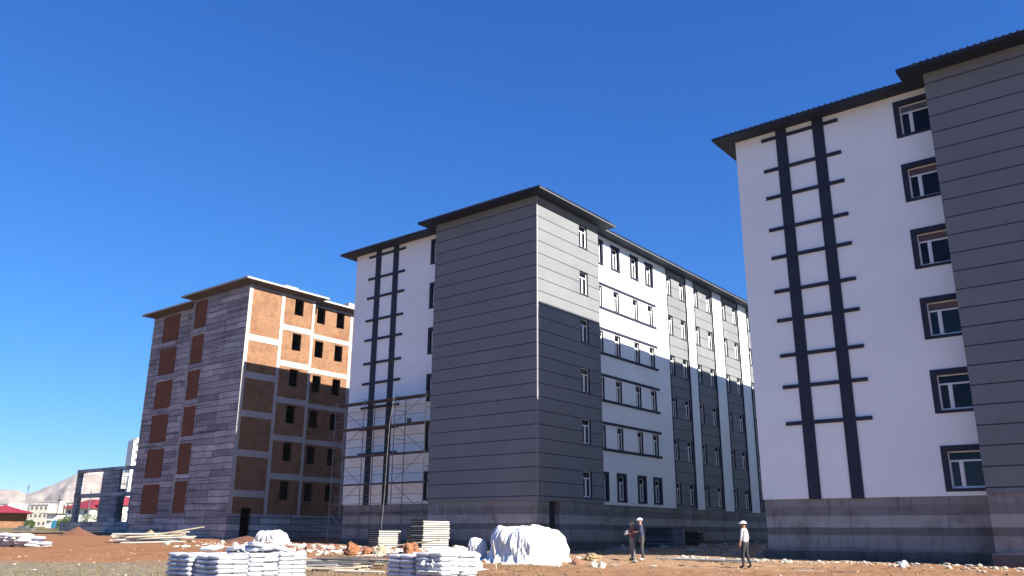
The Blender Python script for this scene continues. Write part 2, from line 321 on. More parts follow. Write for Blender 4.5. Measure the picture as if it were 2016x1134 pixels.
def wall(mb, F, u0, u1, z0, z1, holes, reveal=.2, mi=0, rmi=None):
    """flat wall with rectangular holes and reveals of the given depth"""
    us = sorted({u0, u1, *[h[0] for h in holes], *[h[1] for h in holes]}); zs = sorted({z0, z1, *[h[2] for h in holes], *[h[3] for h in holes]})
    us = [u for u in us if u0 <= u <= u1]; zs = [z for z in zs if z0 <= z <= z1]
    for a, b in zip(us, us[1:]):
        for c, d in zip(zs, zs[1:]):
            um = (a + b) / 2; zm = (c + d) / 2
            if any(h[0] < um < h[1] and h[2] < zm < h[3] for h in holes): continue
            mb.quad([F(a, c, 0), F(b, c, 0), F(b, d, 0), F(a, d, 0)], mi)
    r = mi if rmi is None else rmi
    for (a, b, c, d) in holes:
        c0 = max(c, z0); a0 = max(a, u0); b0 = min(b, u1); d0 = min(d, z1)
        mb.quad([F(a0, c0, 0), F(a0, d0, 0), F(a0, d0, reveal), F(a0, c0, reveal)], r)
        mb.quad([F(b0, c0, 0), F(b0, d0, 0), F(b0, d0, reveal), F(b0, c0, reveal)], r)
        mb.quad([F(a0, d0, 0), F(b0, d0, 0), F(b0, d0, reveal), F(a0, d0, reveal)], r)
        mb.quad([F(a0, c0, 0), F(b0, c0, 0), F(b0, c0, reveal), F(a0, c0, reveal)], r)

WR = random.Random(4)
def window(parent, F, u0, u1, z0, z1, mull=.5, top=M_GLASS, surround=False, sr=(.24, .22, .14, .22), umax=99, sill=True, trim=M_NAVY):
    """part window > pane, transom_pane, surround, sill. u0..z1 = opening; the frame sits .17 deep in it"""
    f = MB(); t = .055; d0, d1 = .13, .19; zt = z0 + (z1 - z0) * .74; um = u0 + (u1 - u0) * mull
    f.fbox(F, u0, u0 + t, z0, z1, d0, d1); f.fbox(F, u1 - t, u1, z0, z1, d0, d1)
    f.fbox(F, u0 + t, u1 - t, z0, z0 + t, d0, d1); f.fbox(F, u0 + t, u1 - t, z1 - t, z1, d0, d1)
    f.fbox(F, u0 + t, u1 - t, zt - .035, zt + .035, d0 + .003, d1)
    f.fbox(F, um - .05, um + .05, z0 + t, zt - .035, d0 - .004, d1)
    for a, b in ((u0 + t, um - .05), (um + .05, u1 - t)):       # casement rails
        f.fbox(F, a, a + .03, z0 + t, zt - .035, d0 + .012, d1); f.fbox(F, b - .03, b, z0 + t, zt - .035, d0 + .012, d1)
        f.fbox(F, a + .03, b - .03, z0 + t, z0 + t + .03, d0 + .012, d1)
    w_ = f.build('window', M_FRAME, parent)
    p = MB(); p.fbox(F, u0 + t, u1 - t, z0 + t, zt - .035, .165, .175); p.build('pane', WR.choice([M_GLASS, M_GLASS, M_GLASS2, M_GLASS3]), w_)
    p = MB(); p.fbox(F, u0 + t, u1 - t, zt + .035, z1 - t, .165, .175); p.build('transom_pane', top, w_)
    if surround:
        l, r, bt, tp = sr; s = MB(); u1b = min(u1 + r, umax)
        s.fbox(F, u0 - l, u0, z0 - bt, z1 + tp, -.045, .05); s.fbox(F, u1, u1b, z0 - bt, z1 + tp, -.045, .05) if u1b > u1 + .01 else None
        s.fbox(F, u0, u1, z0 - bt, z0, -.045, .05); s.fbox(F, u0, u1, z1, z1 + tp, -.045, .05)
        s.build('surround', trim, w_)
    elif sill:
        s = MB(); s.fbox(F, u0 - .05, u1 + .05, z0 - .045, z0, -.05, .13); s.build('sill', M_GREYTRIM, w_)
    return w_

# ------------------------------------------------------------------ ground
GD = [(0, -1.4), (25, -1.35), (34, -1.12), (48, -1.0), (68, -.65), (81, -.42), (110, -.30), (140, .3), (300, 1.0), (900, 1.5), (9000, 1.5)]
def interp(x, T):
    if x <= T[0][0]: return T[0][1]
    for (a, b), (c, d) in zip(T, T[1:]):
        if x <= c: return b + (d - b) * (x - a) / (c - a)
    return T[-1][1]
def gz(x, y):
    d = -.6261 * x + .7797 * y
    z = interp(d, GD)
    if 15 < d < 110:
        z += .07 * (noise.noise(Vector((x * .18, y * .18, 0)))) + .05 * noise.noise(Vector((x * .6, y * .6, 3)))
        for d0 in (28.6, 30.3, 33.4, 35.0):
            dd = d - d0 - .5 * math.sin((.78 * x + .626 * y) * .16 + d0); z -= .06 * math.exp(-(dd / .20) ** 2); z += .025 * math.exp(-((abs(dd) - .45) / .18) ** 2)
        # rubble berm in front of the middle building, and a low one before the far one
        for (cx, cy, lx, ly, hgt) in ((-33, 29.5, 8, 2.0, .20), (-47, 33.0, 7, 2.5, .10), (-62, 36.8, 6, 1.2, .08)):
            z += hgt * math.exp(-((x - cx) / lx) ** 2 - ((y - cy) / ly) ** 2)
    return z
def G(x, y): return gz(x, y) + H0
def make_ground():
    azs = []; a = -78.
    while a < 6: azs.append(a); a += .22
    a = 6.
    while a < 282: azs.append(a); a += 6
    rs = [0, 5, 10, 15]; r = 18.
    while r < 48: rs.append(r); r += .22
    while r < 120: rs.append(r); r *= 1.012
    while r < 3000: rs.append(r); r *= 1.15
    v = []; f = []; n = len(azs)
    for r in rs:
        for a in azs:
            x = r * math.sin(R(a)); y = r * math.cos(R(a)); z = G(x, y)
            if 18 < r < 60: z += .05 * noise.noise(Vector((x * 2.2, y * 2.2, 9))) + .03 * noise.noise(Vector((x * 6, y * 6, 5)))
            v.append((x, y, z))
    for i in range(len(rs) - 1):
        for j in range(n):
            k = (j + 1) % n; f.append((i * n + j, i * n + k, (i + 1) * n + k, (i + 1) * n + j))
    me = bpy.data.meshes.new('ground'); me.from_pydata(v, [], f); me.materials.append(M_GROUND); me.polygons.foreach_set('use_smooth', [True] * len(f)); me.update()
    o = bpy.data.objects.new('ground', me); COL.objects.link(o); tag(o, kind='structure')
make_ground()

# ------------------------------------------------------------------ hills far away on the left
def hills():
    prof = [(-200, 1010), (-60, 992), (0, 984), (25, 984), (45, 992), (80, 979), (100, 972), (125, 960), (145, 950), (160, 946), (172, 946), (190, 951), (210, 962), (240, 980), (280, 1000), (330, 1020), (420, 1040)]
    v = []; f = []; D = 1500.; nx = 150; ny = 34
    for i in range(nx):
        px = -200 + 620 * i / (nx - 1); row = interp(px, prof)
        az = YAW + math.atan((px - 1008) / 1698.)
        dirv = Vector((math.sin(az), math.cos(az), 0)); ca = math.cos(az - YAW)
        ph = (1054.5 - row) / 1640. * D * 1.06
        for j in range(ny):
            t = j / (ny - 1) * 2 - 1             # -1 near foot, 0 ridge, 1 far foot
            dist = (D + t * 620) / ca
            hgt = ph * (1 - abs(t)) ** 1.25 + (1 - abs(t)) * abs(t) * 60 * (noise.fractal(Vector((px * .02, t * 3, 1)), 1, 2, 5))
            p = dirv * dist; v.append((p.x, p.y, H0 + 1.0 + max(-3, hgt)))
    for i in range(nx - 1):
        for j in range(ny - 1): f.append((i * ny + j, (i + 1) * ny + j, (i + 1) * ny + j + 1, i * ny + j + 1))
    me = bpy.data.meshes.new('hills'); me.from_pydata(v, [], f); me.materials.append(M_HILL); me.polygons.foreach_set('use_smooth', [True] * len(f)); me.update()
    o = bpy.data.objects.new('hills', me); COL.objects.link(o); tag(o, kind='structure')
hills()

# ------------------------------------------------------------------ finished buildings (grey and white)
W1, W2, P1, P2, L1, EV = 9.666, 8.697, 1.281, .883, 7.03, .927
XL = -(W1 + W2); YE = 46.0                  # left end, far end
def lz(z): return z - BASE_Z                # rel z -> building-local z
Z0, ZT = lz(1.80), lz(20.44)
def roof_part(parent):
    """hipped sheet roof over the stepped plan, soffit, fascia"""
    zt = ZT; e = EV
    outline = [(XL - e, P1 - e), (-W2 - e, P1 - e), (-W2 - e, -e), (e, -e), (e, L1 + e), (-P2 + e, L1 + e), (-P2 + e, YE + e), (XL - e, YE + e)]
    inner = [(XL + 5, P1 + 6), (-W2 + 1.5, P1 + 6), (-W2 + 1.5, 6), (-5.5, 6), (-5.5, L1 - 2), (-6, L1 - 1), (-6, YE - 5), (XL + 5, YE - 5)]
    r = MB(); n = len(outline); ft = .15
    for i in range(n):
        j = (i + 1) % n
        r.quad([(*outline[i], zt + ft), (*outline[j], zt + ft), (*inner[j], zt + 1.5), (*inner[i], zt + 1.5)])
    r.quad([(*p, zt + 1.5) for p in inner])
    # corrugation ribs along the visible eaves
    for (xa, ya, xb, yb, nx_, ny_) in ((XL - e, P1 - e, -W2 - e, P1 - e, 0, 1), (-W2 - e, -e, e, -e, 0, 1), (e, -e, e, L1 + e, -1, 0), (-P2 + e, L1 + e, -P2 + e, YE, -1, 0)):
        L = math.hypot(xb - xa, yb - ya); k = int(L / .27)
        for q in range(3, k - 2):
            t = q / k; x = xa + (xb - xa) * t; y = ya + (yb - ya) * t
            r.obox((x - nx_ * .05, y - ny_ * .05, zt + ft + .005), (x + nx_ * .5, y + ny_ * .5, zt + ft + .10), .09, .05)
    ro = r.build('roof', M_ROOF, parent)
    s = MB(); o2 = [(x, y, zt) for x, y in outline]
    s.f.append(tuple(range(n))); s.mi.append(0); s.v += o2
    s.build('soffit', M_SOFF, ro)
    fa = MB()
    for i in range(n):
        j = (i + 1) % n; fa.quad([(*outline[i], zt), (*outline[j], zt), (*outline[j], zt + ft), (*outline[i], zt + ft)])
    fa.build('fascia', M_NAVY, ro)
    dr = MB()                               # pale drip flashing under the side eaves
    dr.box(e + .002, e + .03, -e, L1 + e, zt - .012, zt + .02); dr.box(-P2 + e + .002, -P2 + e + .03, L1 + e + .03, YE + e, zt - .012, zt + .02)
    dr.build('drip_edge', M_DRIP, ro)
def finished_building(name, kx, ky, dz, label, detail_side, tops, size=1.):
    b = empty(name, (kx, ky, H0 + BASE_Z * size + dz)); b.scale = (size, size, size); tag(b, label, 'building', 'matching grey and white blocks')
    FR = lambda u, z, d: (u, d, z)                    # block front
    FW = lambda u, z, d: (u, P1 + d, z)               # white front
    SB = lambda u, z, d: (-d, u, z)                   # block side
    SW = lambda u, z, d: (-P2 - d, u, z)              # long side
    fl = [lz(2.12 + 3.25 * i) for i in range(6)]
    # plinth
    m = MB(); dep = .10
    door = (1.22, 2.28, lz(-1.6), Z0 - .02)
    m2 = lambda F: (lambda u, z, d: F(u, z, d + .07))
    wall(m, m2(FR), -W2, 0 - .07, 0, Z0, []); wall(m, m2(FW), XL + .07, -W2 + .05, 0, Z0, [])
    wall(m, m2(SB), .07, L1, 0, Z0, [door], .5); wall(m, m2(SW), L1, YE, 0, Z0, [])
    m.quad([(XL + .07, P1 + .07, 0), (XL + .07, YE, 0), (XL + .07, YE, Z0), (XL + .07, P1 + .07, Z0)])
    m.quad([(XL + .07, YE, 0), (-P2 - .07, YE, 0), (-P2 - .07, YE, Z0), (XL + .07, YE, Z0)])
    m.quad([(-W2, .07, 0), (-W2, P1 + .07, 0), (-W2, P1 + .07, Z0), (-W2, .07, Z0)])
    m.quad([(-.07, L1, 0), (-P2 - .07, L1, 0), (-P2 - .07, L1, Z0), (-.07, L1, Z0)])
    base = m.build('plinth', M_BASE, b)
    # poured footing standing proud, its top edge uneven
    for (F, a, c) in ((FR, -W2 - .12, .12), (FW, XL - .12, -W2 - .12), (SB, -.12, 1.1), (SB, 2.4, L1), (SW, L1, YE)):
        ft = MB(); k = max(2, int((c - a) / .8))
        for q in range(k):
            ua = a + (c - a) * q / k; ub = a + (c - a) * (q + 1) / k
            za = lz(-.42 + .10 * noise.noise(Vector((ua * .35, kx, 2)))); zb = lz(-.42 + .10 * noise.noise(Vector((ub * .35, kx, 2))))
            p = [F(ua, 0, -.13), F(ub, 0, -.13), F(ub, 0, .06), F(ua, 0, .06), F(ua, za, -.13), F(ub, zb, -.13), F(ub, zb, .06), F(ua, za, .06)]
            ft.hexa(p)
        ft.build('footing', M_BASE, base)
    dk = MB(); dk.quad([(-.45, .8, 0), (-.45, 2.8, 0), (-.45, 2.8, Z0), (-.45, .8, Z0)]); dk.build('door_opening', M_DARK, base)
    # walls
    bw = [(4.70, 5.66, f, f + 1.56) for f in fl]
    m = MB(); wall(m, FR, -W2, 0, Z0, ZT, []); wall(m, SB, 0, L1, Z0, ZT, bw, .2, 0, 1)
    m.quad([(-W2, 0, Z0), (-W2, P1, Z0), (-W2, P1, ZT), (-W2, 0, ZT)]); m.quad([(0, L1, Z0), (-P2, L1, Z0), (-P2, L1, ZT), (0, L1, ZT)])
    m.quad([(-W2, 0, Z0), (0, 0, Z0), (0, .1, Z0), (-W2, .1, Z0)]); m.quad([(0, 0, Z0), (0, L1, Z0), (-.1, L1, Z0), (-.1, 0, Z0)])
    m.build('grey_block', [M_CLAD, M_NAVY], b)
    fw_ = [(-10.17, -8.79, f - .02, f + 1.50) for f in fl]
    ww = []; bays = [(18.36, 21.62), (23.08, 26.54), (28.52, 31.88), (33.85, 37.3)]
    for f in fl: ww += [(7.98, 8.80, f + .01, f + 1.58), (10.26, 11.05, f + .01, f + 1.58), (12.96, 13.74, f + .01, f + 1.58), (15.17, 15.98, f + .01, f + 1.58)]
    m = MB(); wall(m, FW, XL, -W2, Z0, ZT, fw_, .2, 0, 1)
    for a, c in ((L1, bays[0][0]), (bays[0][1], bays[1][0]), (bays[1][1], bays[2][0]), (bays[2][1], bays[3][0]), (bays[3][1], YE)):
        wall(m, SW, a, c, Z0 - .0, ZT, ww if a == L1 else [], .2, 0, 1)
        m.quad([SW(c, Z0, 0), SW(c, ZT, 0), SW(c, ZT, .08), SW(c, Z0, .08)]); m.quad([SW(a, Z0, 0), SW(a, ZT, 0), SW(a, ZT, .08), SW(a, Z0, .08)])
        m.quad([SW(a, Z0, 0), SW(c, Z0, 0), SW(c, Z0, .08), SW(a, Z0, .08)])
    m.quad([(XL, P1, Z0), (-W2, P1, Z0), (-W2, P1 + .1, Z0), (XL, P1 + .1, Z0)])
    m.quad([(XL, P1, Z0), (XL, YE, Z0), (XL, YE, ZT), (XL, P1, ZT)]); m.quad([(XL, YE, Z0), (-P2, YE, Z0), (-P2, YE, ZT), (XL, YE, ZT)])
    m.build('white_wall', [M_WHITE, M_NAVY], b)
    m = MB(); m.box(.0, .012, -.012, .085, Z0, ZT - .002); m.build('corner_trim', M_GREYTRIM2, b)
    bywin = []
    for (a, c) in bays: bywin.append((a + .12, a + .90, c - .98, c - .12))
    SR = lambda u, z, d: SW(u, z, d + .05)
    for (a, c), (w0, w1, w2_, w3) in zip(bays, bywin):
        m = MB(); wall(m, SR, a, c, Z0 + .02, ZT, [(w0, w1, f, f + 1.56) for f in fl] + [(w2_, w3, f, f + 1.56) for f in fl], .2, 0, 1); m.quad([SR(a, Z0 + .02, 0), SR(c, Z0 + .02, 0), SR(c, Z0 + .02, .1), SR(a, Z0 + .02, .1)])
        o = m.build('grey_bay', [M_CLAD, M_NAVY], b)
        t = MB(); t.fbox(SW, a - .05, a + .035, Z0 + .03, ZT - .002, -.05, .045); t.fbox(SW, c - .035, c + .05, Z0 + .03, ZT - .002, -.05, .045); t.build('edge_strip', M_NAVY, o)
    # windows
    for i, f in enumerate(fl):
        window(b, FW, -10.17, -8.79, f - .02, f + 1.50, .34, tops[i], True, (.22, .09, .13, .24), -W2 - .003)
        if detail_side:
            window(b, SB, 4.70, 5.66, f, f + 1.56)
            for (a, c) in ((7.98, 8.80), (10.26, 11.05), (12.96, 13.74), (15.17, 15.98)):
                window(b, SW, a, c, f + .01, f + 1.58, .5, M_GLASS, i in (0, 5), (.22, .22, .14, .2), 99, False, M_NAVY)
            for (w0, w1, w2_, w3) in bywin:
                window(b, SR, w0, w1, f, f + 1.56); window(b, SR, w2_, w3, f, f + 1.56)
        else:
            window(b, SB, 4.70, 5.66, f, f + 1.56)
            for (a, c) in ((7.98, 8.80), (10.26, 11.05), (12.96, 13.74), (15.17, 15.98)):
                mm = MB(); mm.fbox(SW, a, c, f + .01, f + 1.58, .15, .19); mm.build('window', M_GLASS, b)
            for (w0, w1, w2_, w3) in bywin:
                for (a, c) in ((w0, w1), (w2_, w3)):
                    mm = MB(); mm.fbox(SR, a, c, f, f + 1.56, .15, .19); mm.build('window', M_GLASS, b)
    # string courses on floors two to five of the long side
    for i in range(1, 5):
        for zc in (lz(15.105 - 13 + 3.25 * i), lz(16.85 - 13 + 3.25 * i)):
            m = MB(); m.fbox(SW, L1 + .002, 16.38, zc - .085, zc + .085, -.07, .02); m.build('string_course', M_NAVY, b)
    # ladder ornament of the white front
    for a, c in ((-16.15, -15.59), (-14.25, -13.70)):
        m = MB(); m.fbox(FW, a, c, Z0 - .03, ZT - .003, -.05, .02); m.build('vertical_bar', M_NAVY, b)
    for zc in (5.26, 7.01, 8.55, 10.31, 11.80, 13.56, 15.06, 16.80, 18.31, 20.06):
        m = MB(); m.fbox(FW, -16.91, -12.98, lz(zc) - .085, lz(zc) + .085, -.085, .01); m.build('cross_bar', M_NAVY, b)
    roof_part(b)
    return b
T6 = [M_GLASS, M_GLASS, M_BROWN, M_BROWN, M_BROWN, M_GREYPANE]  # flat grey on the top floor transom stands for its reflection
finished_building('apartment_building', -28.567, 37.945, 0, 'middle grey and white six storey block with its long windowed side half in sun', True, [M_GLASS] * 6, .981)
finished_building('apartment_building', 2.34, 37.82, -.215, 'nearest grey and white block at right, its whole front in shade', False, T6)

# ------------------------------------------------------------------ unfinished concrete and brick block
def unfinished_block():
    b = empty('unfinished_building', (-58.81, 38.12, H0 + BASE_Z * .968)); b.scale = (.968, .968, .968); tag(b, 'unfinished six storey block of raw concrete and orange brick', 'building')
    ZW = lz(20.55); ZB = lz(1.36); ya = 1.345
    FR = lambda u, z, d: (u, d, z); FW = lambda u, z, d: (u, ya + d, z); SB = lambda u, z, d: (-d, u, z); SW = lambda u, z, d: (-P2 - d, u, z)
    XL_ = -18.3; XB = -8.71; L = 7.08; YEa = 32.
    pz = [(lz(1.45 + 3.25 * i), lz(4.10 + 3.25 * i)) for i in range(5)] + [(lz(17.72), lz(20.38))]
    m = MB()
    wall(m, FR, XB, 0, 0, ZW, [(-8.42, -6.42, a, c) for a, c in pz], .06); wall(m, FW, XL_, XB, 0, ZW, [(-16.38, -13.32, a, c) for a, c in pz], .06)
    m.quad([(XL_, ya, 0), (XL_, YEa, 0), (XL_, YEa, ZW), (XL_, ya, ZW)]); m.quad([(XB, 0, 0), (XB, ya, 0), (XB, ya, ZW), (XB, 0, ZW)])
    m.quad([(XL_, YEa, 0), (-P2, YEa, 0), (-P2, YEa, ZW), (XL_, YEa, ZW)])
    m.build('concrete_wall', M_BOARD, b)
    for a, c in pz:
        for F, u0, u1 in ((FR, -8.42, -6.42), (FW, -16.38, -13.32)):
            m = MB(); m.quad([F(u0, a, .06), F(u1, a, .06), F(u1, c, .06), F(u0, c, .06)]); m.build('brick_infill', M_BRICK_SHADED, b)
    m = MB(); m.fbox(FR, XB - .004, XB + .26, ZB, ZW, -.03, .02); m.build('edge_column', M_BEAM, b)
    # side: brick skin with holes
    wz = [(lz(2.50 + 3.25 * i) + .08, lz(2.50 + 3.25 * i) + 1.62) for i in range(6)]
    wb = [(4.84, 5.80, a, c) for a, c in wz]
    ww = [(u, u + .95, a, c) for u in (8.06, 10.40, 14.2, 16.6, 20.0, 22.6) for a, c in wz]
    m = MB(); wall(m, SB, .02, L, ZB, ZW, wb + [(1.22, 2.25, ZB, lz(1.85))], .25); m.build('brick_wall', M_BRICK, b); m = MB(); wall(m, SW, L, YEa, ZB, ZW, ww, .25)
    m.build('brick_wall', M_BRICK, b)
    m = MB(); wall(m, lambda u, z, d: SB(u, z, d - .03), 0, L, 0, ZB, [(1.22, 2.25, 0, ZB)], .3); wall(m, lambda u, z, d: SW(u, z, d - .03), L, YEa, 0, ZB, [])
    m.quad([(.03, L, 0), (-P2 + .03, L, 0), (-P2 + .03, L, ZB), (.03, L, ZB)]); m.quad([(0, 0, 0), (.03, 0, 0), (.03, 0, ZB), (0, 0, ZB)])
    m.build('plinth', M_BOARD, b)
    # frame: columns and beams proud of the brick
    cols = [(SB, 0, .36), (SB, 3.38, 3.70), (SB, 6.80, L), (SW, 12.08, 12.42), (SW, 18.4, 18.75), (SW, 24.6, 24.95), (SW, L, L + .25)]
    for F, a, c in cols:
        m = MB(); m.fbox(F, a, c, ZB, ZW, -.035, .02)
        if a == L: continue
        m.build('column', M_LCONC, b)
    m = MB(); m.quad([(.035, L, ZB), (-P2, L, ZB), (-P2, L, ZW), (.035, L, ZW)]); m.build('column', M_LCONC, b)
    for i in range(6):
        zt = lz(1.05 + 3.25 * i)
        if i > 0:
            m = MB(); m.fbox(SB, 3.70, 6.80, zt - .05, zt + .45, -.032, .02); m.build('beam', M_LCONC, b)
            for a, c in ((L + .02, 12.08), (12.42, 18.4), (18.75, 24.6), (24.95, YEa)):
                m = MB(); m.fbox(SW, a, c, zt, zt + .42, -.032, .02); m.build('beam', M_LCONC, b)
        if i < 5:
            zs = lz(2.68 + 3.25 * i)
            m = MB(); m.fbox(SB, .36, 3.38, zs, zs + .54, -.032, .02); m.build('beam', M_LCONC, b)
    m = MB(); m.fbox(SB, .36, 3.38, lz(20.36), ZW, -.03, .02); m.fbox(SB, 3.70, 6.80, lz(20.36), ZW, -.03, .02); m.fbox(SW, L + .02, YEa, lz(20.36), ZW, -.03, .02); m.build('ring_beam', M_BEAM, b)
    # floors and a dark core behind the open windows
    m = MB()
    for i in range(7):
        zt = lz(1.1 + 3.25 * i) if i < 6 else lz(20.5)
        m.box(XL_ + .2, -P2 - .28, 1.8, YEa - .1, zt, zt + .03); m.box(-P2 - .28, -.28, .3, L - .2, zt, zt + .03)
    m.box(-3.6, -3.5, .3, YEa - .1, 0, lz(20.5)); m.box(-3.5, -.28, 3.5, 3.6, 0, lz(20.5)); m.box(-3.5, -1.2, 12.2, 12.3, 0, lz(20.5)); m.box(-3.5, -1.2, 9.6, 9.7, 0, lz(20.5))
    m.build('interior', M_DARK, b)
    e = .9
    rf = MB(); un = MB(); z1, z2 = lz(20.77), lz(20.93)
    ol = [(XL_ - e, ya - e), (XB - e, ya - e), (XB - e, -e), (e, -e), (e, L + e), (-P2 + e, L + e), (-P2 + e, YEa + e), (XL_ - e, YEa + e)]
    il = [(XL_, ya), (XB, ya), (XB, 0), (.03, 0), (.03, L), (-P2 + .03, L), (-P2 + .03, YEa), (XL_, YEa)]
    n = len(ol)
    for i in range(n):
        j = (i + 1) % n
        rf.quad([(*ol[i], z1), (*ol[j], z1), (*ol[j], z2), (*ol[i], z2)]); un.quad([(*il[i], ZW), (*il[j], ZW), (*ol[j], z1), (*ol[i], z1)])
    rf.quad([(*p, z2) for p in ol])
    ro = rf.build('roof_slab', M_LCONC, b); un.build('soffit', M_UNDER, ro)
    m = MB(); m.box(.1, .6, 3.2, 4.6, z2, z2 + .22); m.box(-.2, .3, 4.9, 5.6, z2, z2 + .12); m.build('concrete_block', M_LCONC, ro)
    m = MB(); m.box(-.9, -.2, 11.2, 12.2, z2, z2 + .45); m.box(-.8, -.1, 12.6, 13.6, z2, z2 + .3); m.build('concrete_block', M_LCONC, ro)
    # starter bars sticking out of the roof
    return b
unfinished_block()

# ------------------------------------------------------------------ two storey concrete frame beyond it
def frame_building():
    b = empty('concrete_frame', (-97.6, 54.0, H0 - 1.0)); tag(b, 'low two storey open concrete frame left of the brick block', 'building')
    z = lambda v: v + 1.0
    m = MB(); m.box(-26, 4, 0, .4, 0, z(1.07)); m.box(-26, -25.6, .4, 12, 0, z(1.07)); m.box(-26, 4, .4, 12, z(.80), z(1.05)); m.build('plinth', M_BOARD, b)
    for x0, x1, d in ((-22.95, -22.0, .6), (-11.6, -10.95, .35), (-7.7, -7.1, .6), (-2, -1, .6)):
        m = MB(); m.box(x0, x1, .02, d, z(1.07), z(7.55)); m.build('column', M_BOARD, b)
    for x0, x1, y0, y1 in ((-22.95, -22.3, 11.0, 11.6), (-15.6, -15.0, 11, 11.6), (-11.4, -10.9, 5.4, 6.)):
        m = MB(); m.box(x0, x1, y0, y1, z(1.07), z(7.55)); m.build('column', M_LCONC, b)
    m = MB(); m.box(-15.55, -11.6, .0, .3, z(1.07), z(7.55)); m.box(-15.55, -15.25, .3, 3.2, z(1.07), z(7.55)); m.build('wall_panel', M_BOARD, b)
    m = MB(); m.box(-7.1, 3, .0, .3, z(1.07), z(7.55)); m.build('wall_panel', M_BOARD, b)
    m = MB(); m.box(-10.2, -7.2, 4.0, 4.2, z(1.07), z(7.5)); m.build('inner_wall', M_DARK, b)
    m = MB(); m.box(-22.95, 3, -.02, .45, z(7.55), z(8.0)); m.box(-11.0, 3, .45, 10, z(7.75), z(7.98)); m.box(-22.95, -22.5, .45, 11, z(7.6), z(7.98)); m.build('roof_beam', M_BOARD, b)
    m = MB(); m.box(-22.95, 3, -.03, .45, z(4.2), z(4.72)); m.box(-22.4, 3, .45, 1.2, z(4.62), z(4.74)); m.box(-11.0, 3, 1.2, 10, z(4.62), z(4.74)); m.build('floor_slab', M_BOARD, b)
    m = MB(); m.box(-9.4, -8.0, 1.0, 2.0, z(4.74), z(5.4)); m.build('block_pile', M_LCONC, b)
frame_building()

# ------------------------------------------------------------------ scaffold on the white front of the middle building
def scaffold():
    bx, by = -28.567, 37.945; yi, yo = by + P1 - .32, by + P1 - 1.3; g0 = -1.15
    t = empty('scaffold', (bx - 13.6, (yi + yo) / 2, H0 + g0)); tag(t, 'steel frame scaffold with plank decks against the white wall', 'scaffold')
    ox, oy, oz = t.location
    P = lambda x, y, z: (bx + x - ox, y - oy, H0 + z - oz)
    lv = [1.23, 3.07, 4.95, 6.82, 8.58]; xs = [-17.8, -14.8, -11.77, -8.93]
    for k, x in enumerate(xs):
        m = MB(); top = 8.78
        m.tube(P(x, yi, g0), P(x, yi, top), .03); m.tube(P(x, yo, g0), P(x, yo, top), .03)
        z = g0 + .45
        while z < top: m.tube(P(x, yi, z), P(x, yo, z), .02, n=6); z += .94
        m.build('end_frame' if k in (0, 3) else 'mid_frame', M_STEEL, t)
    for i, z in enumerate(lv):
        for k in range(3):
            if z == 1.25 and k == 1: pass
            m = MB(); m.obox(P(xs[k] - .1, (yi + yo) / 2, z), P(xs[k + 1] + .1, (yi + yo) / 2, z), .85 if z > 1.3 else .12, .06); m.build('plank_deck', M_PLANKD, t)
    for z in [g0 + .9] + [l + d for l in lv[:-1] for d in (.55, 1.1)]:
        m = MB(); m.tube(P(xs[0], yo, z), P(xs[3], yo, z), .016, n=6); m.build('guard_rail', M_STEEL, t)
    zz = [g0 + .2] + lv
    for i in range(5):
        for k in (0, 2):
            a, c = (zz[i], zz[i + 1]) if (i + k // 2) % 2 else (zz[i + 1], zz[i])
            m = MB(); m.tube(P(xs[k], yo, a), P(xs[k + 1], yo, c), .02, n=6); m.build('cross_brace', M_STEEL, t)
        a, c = (zz[i], zz[i + 1]) if i % 2 else (zz[i + 1], zz[i])
        m = MB(); m.tube(P(xs[0], yi, a), P(xs[0], yo, c), .018, n=6); m.build('cross_brace', M_STEEL, t)
    m = MB(); m.tube((0, 0, 0), (0, 0, .32), .13, .16, 12); m.tube((0, 0, .32), (0, 0, .335), .175, .175, 12)
    o = m.build('bucket', M_GREYPANE, loc=(bx - 10.9, (yi + yo) / 2, H0 + 6.85)); tag(o, 'small grey bucket standing on the scaffold plank', 'bucket')
    h = MB(); pts = [(-11.2, 37.28, 8.58), (-11.52, 37.28, 6.74), (-11.61, 37.28, 4.63), (-11.66, 37.28, 2.72), (-11.75, 37.28, 1.13), (-11.84, 37.28, .07), (-11.89, 37.28, -1.0)]
    for a, c in zip(pts, pts[1:]): h.tube((bx + a[0], a[1], H0 + a[2]), (bx + c[0], c[1], H0 + c[2]), .010, n=6)
    tag(h.build('rope', M_BEAM), 'pale rope hanging from the scaffold to the ground', 'rope')
scaffold()

# ------------------------------------------------------------------ bags on pallets
def bag_mesh(seed, lx=.5, ly=.44, lzv=.114):
    rnd = random.Random(seed); v = []; f = []; nu, nv = 14, 7
    for i in range(nv + 1):
        ph = -math.pi / 2 + math.pi * i / nv; cz = math.sin(ph); cr = math.cos(ph)
        for j in range(nu):
            th = 2 * math.pi * j / nu; c, s = math.cos(th), math.sin(th)
            ex = math.copysign(abs(c) ** .18, c) * cr ** .42 if cr > 1e-6 else 0; ey = math.copysign(abs(s) ** .18, s) * cr ** .42 if cr > 1e-6 else 0
            zz = math.copysign(abs(cz) ** .95, cz)
            k = .035 * noise.noise(Vector((ex * 2.5 + seed, ey * 2.5, zz)))
            v.append((lx / 2 * ex * (1 + k), ly / 2 * ey * (1 + k), lzv / 2 * zz + .012 * noise.noise(Vector((ex * 3, ey * 3 + seed, 1)))))
    for i in range(nv):
        for j in range(nu):
            k = (j + 1) % nu; f.append((i * nu + j, i * nu + k, (i + 1) * nu + k, (i + 1) * nu + j))
    me = bpy.data.meshes.new('bag'); me.from_pydata(v, [], f); me.materials.append(M_BAG); me.polygons.foreach_set('use_smooth', [True] * len(f)); me.update()
    return me
BAGS = [bag_mesh(s) for s in range(5)]
